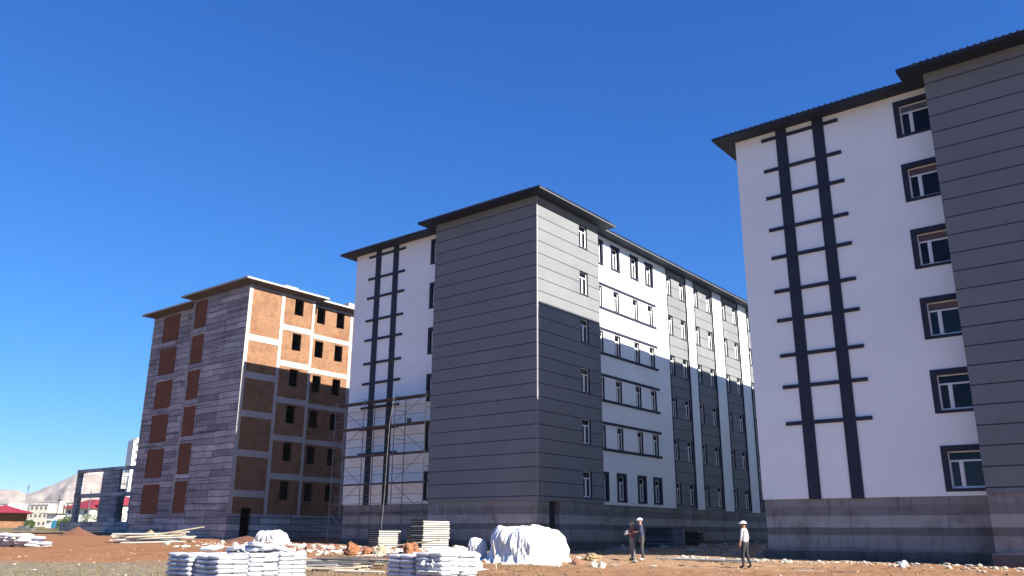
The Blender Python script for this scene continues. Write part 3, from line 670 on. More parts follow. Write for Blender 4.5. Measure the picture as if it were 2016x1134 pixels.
def bag(x, y, z, rz, label, group, sc=(1, 1, 1), tilt=0):
    o = bpy.data.objects.new('bag', random.choice(BAGS)); COL.objects.link(o); o.location = (x, y, z); o.rotation_euler = (tilt, random.uniform(-.04, .04), rz); o.scale = sc
    return tag(o, label, 'bag', group)
ORD = ['top', 'second', 'third', 'fourth', 'fifth', 'sixth', 'seventh', 'eighth']
def pallet(x0, y0, w_, d_, g, layers, where, group, plabel, skip=()):
    p = empty('pallet', (x0 + w_ / 2, y0 + d_ / 2, g)); tag(p, plabel, 'pallet')
    m = MB()
    for k in range(5): m.box(-w_ / 2 + k * (w_ - .12) / 4, -w_ / 2 + k * (w_ - .12) / 4 + .12, -d_ / 2, d_ / 2, .10, .13)
    m.build('deck', M_WOOD, p)
    m = MB()
    for k in range(3): m.box(-w_ / 2, w_ / 2, -d_ / 2 + k * (d_ - .1) / 2, -d_ / 2 + k * (d_ - .1) / 2 + .1, 0, .10)
    m.build('bearer', M_WOOD, p)
    for l in range(layers):
        for i in range(2):
            for j in range(2):
                bw, bd = w_ / 2, d_ / 2
                z = g + .13 + .057 + l * .101
                off = .03 * ((l % 2) * 2 - 1)
                bag(x0 + bw * (i + .5) + random.uniform(-.02, .02) + off * .5, y0 + bd * (j + .5) + random.uniform(-.015, .015), z + random.uniform(-.005, .005), random.uniform(-.05, .05), 'white sack, %s layer down, %s %s corner, %s' % (ORD[layers - 1 - l], ['front', 'back'][j], ['left', 'right'][i], where), group, (bw / .5 * 1.06, bd / .44 * 1.06, 1))
def pallets():
    # stack A: 2 wide in x, 3 deep in y, near corner (-17.73, 11.41)
    k = 0
    names = ['front', 'middle', 'back']
    for j in range(3):
        for i in range(2):
            x0 = -17.73 - .98 - i * 1.09; y0 = 11.41 + j * .84 + (-.10 if i else 0)
            pallet(x0, y0, .98, .80, G(x0, y0) - .02, 7 if not (i == 1 and j == 2) else 8, '%s %s column, wide block' % (names[j], 'right' if i == 0 else 'left'), 'white sacks in the long pallet block',
                   'wooden pallet under the %s %s column of sacks in the wide block' % (names[j], 'right' if i == 0 else 'left'))
    for j in range(2):
        for i in range(2):
            x0 = -13.75 - .86 - i * .95; y0 = 14.61 + j * .64
            pallet(x0, y0, .86, .60, G(x0, y0) - .02, 8 if i == 0 else 7, '%s %s column, narrow draped block' % (['front', 'back'][j], 'right' if i == 0 else 'left'), 'white sacks in the narrow draped block',
                   'wooden pallet under the %s %s sacks of the narrow draped block' % (['front', 'back'][j], 'right' if i == 0 else 'left'))
pallets()
for i in range(11):                          # loose sacks thrown on top of the blocks
    x = -18.9 + random.uniform(-1.0, .9); y = 12.2 + random.uniform(-.3, 1.6)
    bag(x, y, G(-18, 12) + .13 + 7 * .098 + .10 + (.09 if i > 8 else 0), random.uniform(0, 3), 'loose white sack lying on top of the wide block', 'loose sacks on the wide block', (.95, .95, 1.0), random.uniform(-.2, .2))
# heap of white sacks at the far left
k = 0
for l, n_ in enumerate((5, 5, 4, 4, 3)):
    for i in range(n_):
        for j in range(2):
            x = -54.9 + i * .62 + l * .22 + random.uniform(-.1, .1); y = 19.9 + j * .6 + i * .42 + random.uniform(-.08, .08)
            bag(x, y, G(x, y) + .08 + l * .145, random.uniform(.3, 1.1), 'white sack in the %s layer of the loose heap at the far left edge' % ['lowest', 'second', 'middle', 'fourth', 'topmost'][l], 'white sacks heaped at the left edge', (1.45, 1.3, 1.6), random.uniform(-.12, .12))

# ------------------------------------------------------------------ tarpaulins and sheets
def drape(name, cx, cy, rz, a, b_, h, label, cat, seed=1, flare=.35, fold=.10, base=None, mat=None, sq=3.2, slope=0., nth=220, lump=1.):
    """sheet thrown over a heap: flat-ish top, creased sides, a hem lying on the ground"""
    nt_ = nth; prof = []
    for i in range(13): t = i / 12; prof.append((t * .74, 1 - .06 * t ** 2, .12 * t, 0))
    for (r_, z_, k_, fl) in ((.80, .90, .2, 0), (.86, .84, .35, 0), (.905, .76, .5, 0), (.935, .66, .7, 0), (.95, .56, .85, 0), (.955, .46, 1, 0), (.97, .36, 1.1, 0), (.985, .26, 1.15, 0), (1.0, .18, 1.2, .03), (1.015, .11, 1.3, .12), (1.05, .05, 1.4, .35), (1.12, .028, 1.2, .7), (1.2, .012, 1, 1)): prof.append((r_, z_, k_, fl))
    g0 = G(cx, cy) if base is None else base; v = []; f = []
    for i in range(nt_):
        th = 2 * math.pi * i / nt_; c, s = math.cos(th), math.sin(th)
        se = (abs(c) ** sq + abs(s) ** sq) ** (-1 / sq)
        per = th * (a + b_)
        fo0 = (noise.noise(Vector((c * 7 + seed, s * 7, 0))) * .5 + noise.noise(Vector((c * 16, s * 16 + seed, 2))) * .5 + .45 * noise.noise(Vector((c * 30, s * 30, seed))))
        hem = .5 + .9 * noise.noise(Vector((c * 2.5, s * 2.5, seed * 3.1)))
        for (r_, z_, k_, fl) in prof:
            rg = noise.noise(Vector((c * 5.5 + z_ * 3 + seed, s * 5.5 + z_ * 2, 4.)))
            fo = fo0 + .9 * (abs(rg) * 2 - .5) + .55 * noise.noise(Vector((c * 9 + z_ * 2.2 + seed, s * 9 - z_ * 1.5, z_ * 3)))
            rad = r_ + fl * flare * max(0, hem) + k_ * fold * fo * .6
            x = a * se * c * rad; y = b_ * se * s * rad
            z = z_ * h * (1 + slope * x / a) + lump * (.06 * h * noise.noise(Vector((x * 1.3, y * 1.3, seed))) + .035 * h * noise.noise(Vector((x * 3.5, y * 3.5, seed))) + .012 * h * noise.noise(Vector((x * 9, y * 9, seed)))) * (1 if z_ > .1 else .2)
            v.append((x, y, max(.012, z)))
    m_ = len(prof)
    for i in range(nt_):
        j = (i + 1) % nt_
        for k in range(m_ - 1): f.append((i * m_ + k, j * m_ + k, j * m_ + k + 1, i * m_ + k + 1))
    me = bpy.data.meshes.new(name); me.from_pydata(v, [], f); me.materials.append(mat or M_TARP); me.polygons.foreach_set('use_smooth', [True] * len(f)); me.update()
    o = bpy.data.objects.new(name, me); COL.objects.link(o); o.location = (cx, cy, g0 - .01); o.rotation_euler = (0, 0, rz)
    return tag(o, label, cat)
drape('tarpaulin', -21.15, 27.55, R(8), 1.30, 1.62, 1.42, 'large white tarpaulin draped over a tall heap beside the two workers', 'tarpaulin', 3, .55, .17, slope=-.06, lump=1.9, sq=3.4)
drape('tarpaulin', -22.9, 26.4, R(20), .36, .34, .95, 'small grey white wrapped bundle at the left foot of the big tarpaulin', 'bundle', 8, .1, .2, lump=1.5)
drape('plastic_sheet', -47.0, 33.9, R(30), 1.0, .85, .80, 'small crumpled white sheet over a pile of boards', 'sheet', 5, .02, .3, lump=3.5, sq=3, base=G(-47, 33.9))
drape('plastic_sheet', -14.16, 15.45, 0, .36, .80, .50, 'white plastic sheet hanging over the narrow block of sacks', 'sheet', 6, .1, .35, base=G(-13.9, 15) + .52, lump=2.5)
drape('plastic_sheet', -18.9, 13.3, .2, .62, .75, .20, 'crumpled white plastic on top of the wide block of sacks', 'sheet', 12, .05, .5, base=G(-18, 12) + .80, lump=4, sq=2.)

# ------------------------------------------------------------------ stacks of boards
def board_stack(x1, y0, w_, L, zb, n_, th, label, endm, mat, group=None, jitter=.03, rz=0, dark_end=True):
    t = empty('board_stack', (x1 - w_ / 2, y0 + L / 2, zb), rz); tag(t, label, 'board stack', group)
    z = 0
    for i in range(n_):
        a = random.uniform(-jitter, jitter); c = random.uniform(-jitter, jitter)
        m = MB(); m.box(-w_ / 2 + a, w_ / 2 + a, -L / 2 + c, L / 2 + c, z, z + th); m.build('board', mat, t); z += th
        if dark_end:
            m = MB(); m.box(-w_ / 2 + a - .004, w_ / 2 + a + .004, -L / 2 + c - .03, -L / 2 + c + .0, z - .004, z + th + .004); m.build('shade_face', M_DARK, t)  # added dark face deepens the shade on the near end
        for y in (-L / 2 + .15, L / 2 - .15):
            m = MB(); m.box(-w_ / 2 + .05, w_ / 2 - .05, y - .04, y + .04, z, z + .045); m.build('spacer', endm, t)
        z += .045
    return t
board_stack(-32.45, 32.96, .9, 2.05, G(-33, 33.5) + .12, 13, .072, 'taller stack of white boards beside the low stacks', M_DARK, M_WOODW)
board_stack(-34.3, 31.5, .75, 1.6, G(-35, 32) + .1, 9, .065, 'lowest left stack of cream boards behind the orange boulders', M_DARK, M_WOODW)
board_stack(-33.2, 33.2, .7, 1.2, G(-33, 33.5) + .1, 9, .065, 'low stack of white boards wedged against the taller one', M_DARK, M_WOODW)
board_stack(-46.3, 33.1, 1.3, 1.5, G(-47, 33.9), 4, .06, 'low pile of boards under the small crumpled sheet', M_DARK, M_WOODW, None, .12, .5, dark_end=False)
board_stack(-26.2, 49.0, 1.9, 1.6, G(-27, 50) - .02, 9, .09, 'large dark stack of panels in the shade between the two buildings', M_DARK, simple('blue_panel', (.16, .18, .25), .6, .15, 2), None, .06)
board_stack(-27.2, 54.6, 1.0, .9, G(-28, 55), 6, .10, 'small dark stack of panels behind the large shaded one', M_DARK, M_PLANKD, None, .05)

def pole(x, y, z, az, L, r, tilt, label, group, mat=M_WOOD, name='timber_pole', cat='pole', flat=False):
    m = MB()
    if flat: m.obox((-L / 2, 0, 0), (L / 2, 0, 0), r * 4, r * 1.1)
    else: m.tube((-L / 2, 0, 0), (L / 2, 0, 0), r, r * .85, 8)
    o = m.build(name, mat, loc=(x, y, z), rot=(random.uniform(-.2, .2), tilt, az))
    return tag(o, label, cat, group)
for i in range(26):
    t = i / 25; u = random.uniform(-1, 1); lay = (i % 5)
    x = -56.2 + u * .9 + (i % 6 - 3) * .12; y = 30.3 + u * .35 + (i // 6) * .26
    pole(x, y, G(-56, 30.6) + .07 + lay * .13, R(35 + random.uniform(-7, 7)) , random.uniform(3.6, 5.2), .06, random.uniform(-.07, .03), 'pale timber pole in the loose pile before the brick building', 'pale poles piled before the brick building', M_WOODW if i % 3 else M_WOOD)
pole(-54.2, 31.6, G(-54, 31.6) + .75, R(35), 3.4, .05, -.16, 'pale timber pole sticking up out of the top of its pile', None)
for i in range(24):
    u = random.uniform(-1, 1); v_ = i / 21
    x = -22.3 - v_ * 2.3 + u * .6; y = 18.2 + v_ * 2.6 + u * .5
    pole(x, y, G(x, y) + .06 + (i % 4) * .07, R(37 + random.uniform(-16, 16)), random.uniform(1.6, 3.0), .028 if i % 3 else .04, random.uniform(-.02, .02), '%s plank lying in the scattered pile between the sack blocks' % ['white', 'pale wooden', 'grey', 'dark'][i % 4], 'planks between the sack blocks', [M_WOODW, M_WOOD, M_BEAM, M_PLANKD][i % 4], 'plank', 'plank', i % 3 != 0)
for i in range(9):
    x = -16.6 + random.uniform(-.8, .8); y = 33.3 + i * .12
    pole(x, y, G(x, y) + .05 + (i % 2) * .05, R(4 + random.uniform(-3, 3)), random.uniform(2.4, 3.4), .035, 0, 'grey metal tube lying on the ground left of the lone worker', 'metal tubes near the lone worker', M_BEAM, 'metal_tube', 'tube')
for i in range(30):                          # broken boards strewn along the berm
    x = random.uniform(-46, -25); y = 29.5 + (-.12 * (x + 35)) + random.uniform(-2.6, 2.2)
    pole(x, y, G(x, y) + .07, random.uniform(.2, 1.3), random.uniform(.8, 2.2), .035, random.uniform(-.08, .08), 'broken pale board strewn over the rubble before the middle building', 'broken boards on the rubble', random.choice([M_WOOD, M_WOODW, M_WOODW]), 'broken_board', 'board', True)
tag(pole(-31.2, 31.3, G(-31, 31) + .42, R(15), 2.6, .04, -.12, None, None), 'long pale pole leaning up out of the rubble', 'pole')
for i, (px_, py_) in enumerate([(-18.9, 22.8)]):
    m = MB(); m.tube((0, 0, 0), (-.25, .1, 1.0), .018, .015, 6); tag(m.build('stick', M_WOOD, loc=(px_, py_, G(px_, py_) - .05)), 'thin pale stick standing upright in front of the big tarpaulin', 'stick')

# ------------------------------------------------------------------ boulders, mounds, rubble
def rock(name, x, y, sx, sy, sz, seed, mat, label, cat, group=None, rough=.35, sink=.25, sub=3):
    bm = bmesh.new(); bmesh.ops.create_icosphere(bm, subdivisions=sub, radius=1)
    for v in bm.verts:
        p = v.co.copy(); k = 1 + rough * noise.fractal(p * 1.1 + Vector((seed * 3.7, seed, 0)), 1, 2, 4)
        k *= 1 - .25 * max(0, noise.noise(p * 2.3 + Vector((seed, 0, 0))))
        v.co = Vector((p.x * sx * k, p.y * sy * k, p.z * sz * k))
    me = bpy.data.meshes.new(name); bm.to_mesh(me); bm.free(); me.materials.append(mat)
    o = bpy.data.objects.new(name, me); COL.objects.link(o); o.location = (x, y, G(x, y) + sz * (1 - sink) * .6); o.rotation_euler = (0, 0, seed)
    return tag(o, label, cat, group)
rock('boulder', -30.5, 26.4, .36, .34, .33, 1, M_BOULD, 'orange boulder, the left one of the rubble row', 'boulder', rough=.6)
rock('boulder', -29.9, 26.8, .25, .26, .24, 2, M_BOULD, 'small dark orange boulder touching the left orange one', 'boulder', rough=.6)
rock('boulder', -29.3, 27.0, .25, .27, .34, 3, M_CREAM, 'cream coloured boulder between the two orange ones', 'boulder', rough=.5)
rock('boulder', -28.1, 27.9, .36, .34, .38, 4, M_BOULD, 'orange boulder in front of the cream board stack', 'boulder', rough=.6)
rock('boulder', -25.9, 28.5, .42, .38, .33, 11, simple('mossy_stone', (.42, .40, .30), 1, .3, 3, .5, 8), 'pale mossy lump behind the narrow sack block', 'boulder', rough=.4)
rock('boulder', -20.2, 30.7, .38, .34, .20, 12, M_SAND, 'yellowish lump of straw beside the tarpaulin hem', 'boulder', rough=.4)
rock('boulder', -8.9, 34.4, .15, .14, .15, 13, M_TARP, 'white stone lying in front of the right hand plinth', 'stone', rough=.4)
def mound(name, x, y, a, b_, h, seed, mat, label, rz=0):
    v = []; f = []; n_, m_ = 40, 16
    for i in range(n_):
        th = 2 * math.pi * i / n_
        for j in range(m_):
            t = j / (m_ - 1); px_ = a * t * math.cos(th); py_ = b_ * t * math.sin(th)
            z = h * (1 - t) ** 1.15 + h * .12 * noise.noise(Vector((px_ * 1.2 + seed, py_ * 1.2, 0))) * (1 - t) + h * .05 * noise.noise(Vector((px_ * 4, py_ * 4, seed)))
            v.append((px_, py_, z - .06 * t))
    for i in range(n_):
        for j in range(m_ - 1): f.append((i * m_ + j, ((i + 1) % n_) * m_ + j, ((i + 1) % n_) * m_ + j + 1, i * m_ + j + 1))
    me = bpy.data.meshes.new(name); me.from_pydata(v, [], f); me.materials.append(mat); me.polygons.foreach_set('use_smooth', [True] * len(f)); me.update()
    o = bpy.data.objects.new(name, me); COL.objects.link(o); o.location = (x, y, G(x, y)); o.rotation_euler = (0, 0, rz); return tag(o, label, 'mound')
mound('earth_mound', -79.5, 36.4, 2.1, 1.7, .78, 1, M_DIRT, 'red brown earth mound in front of the low concrete frame')
mound('gravel_mound', -65.6, 38.9, 2.3, 1.5, 1.3, 2, simple('dark_gravel', (.07, .06, .07), 1, .3, 6), 'dark gravel mound in the shade against the unfinished block')
mound('sand_mound', -64.6, 35.2, 1.5, 1.1, .7, 3, M_SAND, 'small tan sand mound behind the pale poles')
mound('earth_mound', -50.5, 34.5, 3.4, 2.0, .45, 4, M_DIRT, 'low red earth mound right of the pale poles')

def scatter(name, n_, region, smin, smax, mat, seed, flat=.6, pw=2.5):
    rnd = random.Random(seed); v = []; f = []
    tmpl = bmesh.new(); bmesh.ops.create_icosphere(tmpl, subdivisions=1, radius=1); tv = [x.co.copy() for x in tmpl.verts]; tf = [tuple(q.index for q in x.verts) for x in tmpl.faces]; tmpl.free()
    for _ in range(n_):
        x, y = region(rnd)
        s = smin + (smax - smin) * rnd.random() ** pw; sx, sy, sz = s * rnd.uniform(.6, 1.6), s * rnd.uniform(.5, 1.1), s * rnd.uniform(.35, 1) * flat
        a = rnd.uniform(0, 6.3); ca, sa = math.cos(a), math.sin(a); k = len(v); z0 = G(x, y) + sz * .3
        for p in tv:
            q = 1 + rnd.uniform(-.28, .28); px_, py_ = p.x * sx * q, p.y * sy * q
            v.append((x + px_ * ca - py_ * sa, y + px_ * sa + py_ * ca, z0 + p.z * sz * q))
        f += [tuple(k + i for i in t) for t in tf]
    me = bpy.data.meshes.new(name); me.from_pydata(v, [], f); me.materials.append(mat); me.update()
    o = bpy.data.objects.new(name, me); COL.objects.link(o); return tag(o, kind='stuff')
def polar(r0, r1, a0, a1):
    def fn(r):
        d = r0 + (r1 - r0) * r.random() ** .8; a = R(r.uniform(a0, a1)) + YAW; return d * math.sin(a), d * math.cos(a)
    return fn
tag(scatter('gravel', 4200, polar(25, 44, -33, 32), .012, .075, simple('stone_brown', (.18, .12, .08), 1, .4, 3), 1), 'brown stones strewn over the ground', 'gravel')
tag(scatter('gravel', 1100, polar(24, 60, -33, 32), .010, .06, simple('stone_pale', (.42, .37, .30), 1, .2, 3), 2), 'pale stones strewn over the ground', 'gravel')
def berm(r):
    x = r.gauss(-35, 6.5); return x, 29.8 - .13 * (x + 35) + r.gauss(0, 1.3)
tag(scatter('rubble', 1500, berm, .04, .22, simple('rubble_pale', (.42, .38, .32), 1, .25, 3), 3, .8), 'pale rubble along the foot of the middle building', 'rubble')
tag(scatter('rubble', 700, berm, .04, .26, simple('rubble_red', (.17, .08, .055), 1, .35, 3), 4, .8), 'red rubble along the foot of the middle building', 'rubble')
def edge_right(r): x = r.uniform(-19, 8); return x, 36.6 - abs(r.gauss(0, 1.2))
tag(scatter('rubble', 900, edge_right, .02, .14, simple('rubble_white', (.40, .36, .29), 1, .25, 3), 5, .7), 'pale chips along the sunlit edge before the right building', 'rubble')
def between(r): return r.uniform(-28, -18), r.uniform(42, 75)
tag(scatter('rubble', 600, between, .05, .3, simple('rubble_grey', (.25, .23, .22), 1, .35, 3), 6, .8), 'grey rubble in the shaded lane between the buildings', 'rubble')

# ------------------------------------------------------------------ people
def person(x, y, rz, pose, H, label, shirt, trousers, hat, shoes, skin=(.30, .17, .11), vest=None):
    """one skinned body; materials by body zone; hair/hat as children"""
    g = G(x, y); s = H / 1.72
    V = {}; E = []; RAD = {}
    def v(n, p, r): V[n] = Vector(p); RAD[n] = r
    P = pose
    v('pel', (0, 0, .93), (.155, .115)); v('waist', (0, P.get('lean', 0) * .3, 1.08), (.15, .11)); v('chest', (0, P.get('lean', 0) * .8, 1.27), (.17, .12)); v('sh', (0, P.get('lean', 0), 1.40), (.12, .09))
    v('neck', (0, P.get('lean', 0) * 1.1, 1.47), (.055, .055)); v('hd0', (0, P.get('lean', 0) * 1.2 + .01, 1.54), (.075, .085)); v('hd1', (0, P.get('lean', 0) * 1.2 + .02, 1.62), (.082, .10)); v('hd2', (0, P.get('lean', 0) * 1.2 + .01, 1.68), (.06, .07))
    E += [('pel', 'waist'), ('waist', 'chest'), ('chest', 'sh'), ('sh', 'neck'), ('neck', 'hd0'), ('hd0', 'hd1'), ('hd1', 'hd2')]
    for sd_, k in ((-1, 'l'), (1, 'r')):
        kn = P.get('knee' + k, (sd_ * .10, .02, .50)); an = P.get('ank' + k, (sd_ * .11, -.02, .09))
        v('hip' + k, (sd_ * .09, 0, .86), (.10, .10)); v('kn' + k, kn, (.068, .07)); v('an' + k, an, (.048, .05)); v('toe' + k, (an[0], an[1] + .17, .04), (.045, .035))
        E += [('pel', 'hip' + k), ('hip' + k, 'kn' + k), ('kn' + k, 'an' + k), ('an' + k, 'toe' + k)]
        el = P.get('elb' + k, (sd_ * .27, .0, 1.13)); wr = P.get('wri' + k, (sd_ * .29, .06, .89))
        v('s' + k, (sd_ * .18, P.get('lean', 0), 1.39), (.065, .065)); v('el' + k, el, (.048, .048)); v('wr' + k, wr, (.033, .036))
        dr = (Vector(wr) - Vector(el)).normalized(); pm = Vector(wr) + dr * .06; v('pm' + k, pm, (.036, .026))
        E += [('sh', 's' + k), ('s' + k, 'el' + k), ('el' + k, 'wr' + k), ('wr' + k, 'pm' + k)]
        sdv = dr.cross(Vector((1, 0, 0))).normalized()
        for q, (off, ln) in enumerate(((-.028, .065), (-.010, .08), (.009, .075), (.027, .055))):
            v('f%s%d' % (k, q), pm + sdv * off + dr * ln + Vector((-sd_ * .02, 0, 0)), (.009, .009)); E.append(('pm' + k, 'f%s%d' % (k, q)))
        v('th' + k, Vector(wr) + sdv * .05 + dr * .05, (.011, .011)); E.append(('wr' + k, 'th' + k))
    names = list(V); idx = {n_: i for i, n_ in enumerate(names)}
    me = bpy.data.meshes.new('person'); me.from_pydata([V[n_] * s for n_ in names], [(idx[a], idx[b]) for a, b in E], [])
    o = bpy.data.objects.new('person', me); COL.objects.link(o)
    md = o.modifiers.new('skin', 'SKIN'); md.use_smooth_shade = True
    for i, n_ in enumerate(names): me.skin_vertices[0].data[i].radius = (RAD[n_][0] * s, RAD[n_][1] * s); me.skin_vertices[0].data[i].use_root = (n_ == 'pel')
    sb = o.modifiers.new('sub', 'SUBSURF'); sb.levels = sb.render_levels = 2
    dg = bpy.context.evaluated_depsgraph_get(); ev = o.evaluated_get(dg); nm = bpy.data.meshes.new_from_object(ev)
    o.modifiers.clear(); o.data = nm; bpy.data.meshes.remove(me)
    mats = [shirt, trousers, simple('skin_tone', skin, .6, .08, 8), shoes]
    for m_ in mats: nm.materials.append(m_)
    wrl = [V['wrl'] * s, V['wrr'] * s]
    for p in nm.polygons:
        c = p.center / s; mi = 0
        if c.z < .97 and abs(c.x) < .22: mi = 1
        if c.z < .095 : mi = 3
        if c.z > 1.455 and abs(c.x) < .13: mi = 2
        if min((p.center - q).length for q in wrl) < .135 * s and not (c.z < .97 and abs(c.x) < .19): mi = 2
        p.material_index = mi; p.use_smooth = True
    # face
    yl = P.get('lean', 0) * 1.2
    fm = MB(); fm.obox((0, yl + .11, 1.625), (0, yl + .135, 1.585), .026, .02); fc = fm.build('nose', mats[2], o)
    fm = MB()
    for sx in (-.032, .032): fm.box(sx - .012, sx + .012, yl + .108, yl + .118, 1.62, 1.632)
    fm.box(-.026, .026, yl + .103, yl + .113, 1.555, 1.562); fm.build('eyes_and_mouth', M_DARK, o)
    fm = MB()
    for sx in (-1, 1): fm.box(sx * .085 - .008, sx * .085 + .008, yl - .01, yl + .03, 1.585, 1.64)
    fm.build('ears', mats[2], o)
    for ch in list(o.children): ch.scale = (s, s, s)
    # head cover: dome with a brim
    hb = MB(); cz = 1.635; n_ = 20; rings = []
    for i in range(7):
        a = i / 6 * math.pi / 2; rings.append((.108 * math.cos(a), .085 * math.sin(a)))
    if hat:
        brim = hat[1]; rings = [(.108 + brim, -.012), (.112, .002)] + rings
        for r_, z_ in rings:
            for j in range(n_):
                t = 2 * math.pi * j / n_; k = 1.12
                hb.v.append((r_ * math.cos(t) * .98, yl + .012 + r_ * math.sin(t) * k + (.03 if r_ > .115 and math.sin(t) > 0 else 0), cz + z_ + .018))
        for i in range(len(rings) - 1):
            for j in range(n_):
                hb.f.append((i * n_ + j, i * n_ + (j + 1) % n_, (i + 1) * n_ + (j + 1) % n_, (i + 1) * n_ + j)); hb.mi.append(0)
        h_ = hb.build('hard_hat' if hat[2] else 'cap', hat[0], o, smooth=True); h_.scale = (s, s, s)
    else:
        for r_, z_ in rings:
            for j in range(n_):
                t = 2 * math.pi * j / n_; hb.v.append((r_ * .86 * math.cos(t), yl - .008 + r_ * math.sin(t) * .95, cz + z_ * .8))
        for i in range(len(rings) - 1):
            for j in range(n_):
                hb.f.append((i * n_ + j, i * n_ + (j + 1) % n_, (i + 1) * n_ + (j + 1) % n_, (i + 1) * n_ + j)); hb.mi.append(0)
        h_ = hb.build('hair', M_DARK, o, smooth=True); h_.scale = (s, s, s)
    o.location = (x, y, g + .0); o.rotation_euler = (0, 0, rz); tag(o, label, 'person')
    return o
C_GREY = simple('grey_shirt', (.30, .30, .33), .9, .08, 6); C_NAVY = simple('navy_jacket', (.03, .035, .07), .9, .15, 6)
C_BLK = simple('black_trousers', (.025, .025, .03), .9, .2, 6); C_GTR = simple('grey_trousers', (.055, .052, .05), .9, .2, 6)
C_LGT = simple('light_trousers', (.17, .17, .18), .9, .2, 4); C_MAR = simple('maroon_shirt', (.16, .06, .06), .9, .3, 6)
C_SHO = simple('dark_shoe', (.04, .03, .03), .6, .2, 6); C_WSH = simple('white_shoe', (.7, .7, .68), .6, .05, 6); M_HAT = simple('white_hat', (.8, .8, .8), .5, .03, 4)
# the lone worker looks up to the left, away from us
person(-13.33, 30.5, R(88), {'kneel': (-.10, .06, .50), 'ankl': (-.12, .05, .09), 'kneer': (.12, .0, .50), 'ankr': (.20, -.10, .09), 'elbr': (.27, -.02, 1.13), 'wrir': (.28, .03, .90)}, 1.68,
       'worker in white hat, grey shirt and dark trousers standing alone at right', C_GREY, C_BLK, (M_HAT, .06, False), C_SHO)
person(-19.05, 32.05, R(150), {'elbl': (-.26, .06, 1.15), 'wril': (-.10, .26, 1.18), 'elbr': (.27, .08, 1.14), 'wrir': (.12, .27, 1.12)}, 1.60,
       'bareheaded worker in maroon shirt and light trousers holding a white paper', C_MAR, C_LGT, None, C_SHO)
person(-18.55, 32.0, R(125), {'lean': .05, 'kneel': (-.12, .04, .50), 'ankl': (-.17, -.03, .09), 'elbl': (-.25, .10, 1.16), 'wril': (-.14, .28, 1.15)}, 1.72,
       'worker in white hard hat and navy jacket beside the bareheaded one', C_NAVY, C_GTR, (M_HAT, .03, True), C_WSH)
m = MB(); m.box(-.12, .12, -.004, .004, -.09, .09); tag(m.build('paper', M_HAT, loc=(-19.05 - .16, 32.05 - .25, G(-19, 32) + 1.14), rot=(.5, .2, R(150))), 'white sheet of paper held by the bareheaded worker', 'paper')

# ------------------------------------------------------------------ far things on the left
def house_red():
    x, y = -167.6, 59.4; h = empty('house', (x, y, G(x, y) - .2), R(-18)); tag(h, 'brick house with dark red hipped roof at the far left', 'house')
    m = MB(); wall(m, lambda u, z, d: (u, d, z), -4, 4.0, 0, 2.62, [(-2.9, -2.1, 1.6, 2.4), (-.4, .4, 1.6, 2.4), (1.6, 2.2, 1.6, 2.4)], .15); m.box(-4, 4, .16, 7, 0, 2.62); m.build('wall', M_BRICK, h)
    for a in (-2.9, -.4, 1.6):
        m = MB(); m.box(a, a + .75, .10, .13, 1.6, 2.4); m.build('window', M_FRAME, h)
    m = MB(); m.box(-4.1, 4.1, -.1, .0, 1.25, 1.5); m.box(-4.1, 5.6, -.15, 1.6, 2.55, 2.62); m.build('band', M_PALE, h)
    m = MB(); m.box(4.0, 5.5, -.1, 1.5, 1.2, 1.5); m.box(5.1, 5.5, -.1, .2, 0, 1.2); m.build('porch', M_PALE, h)
    m = MB(); a = [(-6, -1), (6.2, -1), (6.2, 8), (-6, 8)]; b_ = [(-2.4, 3.5), (2.3, 3.5)]
    m.quad([(*a[0], 2.65), (*a[1], 2.65), (*b_[1], 4.05), (*b_[0], 4.05)]); m.quad([(*a[2], 2.65), (*a[3], 2.65), (*b_[0], 4.05), (*b_[1], 4.05)])
    m.quad([(*a[1], 2.65), (*a[2], 2.65), (*b_[1], 4.05)]); m.quad([(*a[3], 2.65), (*a[0], 2.65), (*b_[0], 4.05)]); m.quad([(*p, 2.64) for p in a])
    m.build('roof', M_REDROOF, h)
    m = MB(); m.box(-.9, .5, -3.2, -2.2, 0, 1.9); m.box(-1.0, .6, -3.3, -2.1, 1.9, 2.05); tag(m.build('shed', M_CREAMW, loc=(x, y, G(x, y) - .1), rot=(0, 0, R(-18))), 'small cream shed in front of the red roofed house', 'shed')
house_red()
def block_far(name, x, y, w_, d_, h, rz, label, wallm=M_PALE, roofm=None, rows=3, cols=4, cat='building'):
    b = empty(name, (x, y, G(x, y) - .5), rz); tag(b, label, cat)
    m = MB(); m.box(-w_ / 2, w_ / 2, 0, d_, 0, h); m.build('wall', wallm, b)
    for i in range(cols):
        for j in range(rows):
            cw = w_ / cols; ch = h / rows; u = -w_ / 2 + cw * (i + .5); z = ch * (j + .45)
            q = MB(); q.box(u - cw * .2, u + cw * .2, -.05, .02, z, z + ch * .38); q.build('window', M_GREYPANE, b)
    if roofm:
        m = MB(); e = .8; m.hexa([(-w_ / 2 - e, -e, h), (w_ / 2 + e, -e, h), (w_ / 2 + e, d_ + e, h), (-w_ / 2 - e, d_ + e, h), (-w_ / 2 + 3, d_ * .45, h + 2.3), (w_ / 2 - 3, d_ * .45, h + 2.3), (w_ / 2 - 3, d_ * .55, h + 2.3), (-w_ / 2 + 3, d_ * .55, h + 2.3)]); m.build('roof', roofm, b)
    else:
        m = MB(); m.box(-w_ / 2 - .2, w_ / 2 + .2, -.2, d_ + .2, h, h + .4); m.build('roof', M_LCONC, b)
block_far('house', -224.5, 102.0, 8.5, 9, 5.2, R(18), 'white house with red roof seen left of the concrete frame', M_PALE, M_REDROOF, 2, 3, 'house')
block_far('house', -217.5, 106.5, 8.0, 9, 6.0, R(18), 'white house with red roof seen through the lower opening of the frame', M_PALE, M_REDROOF, 2, 4, 'house')
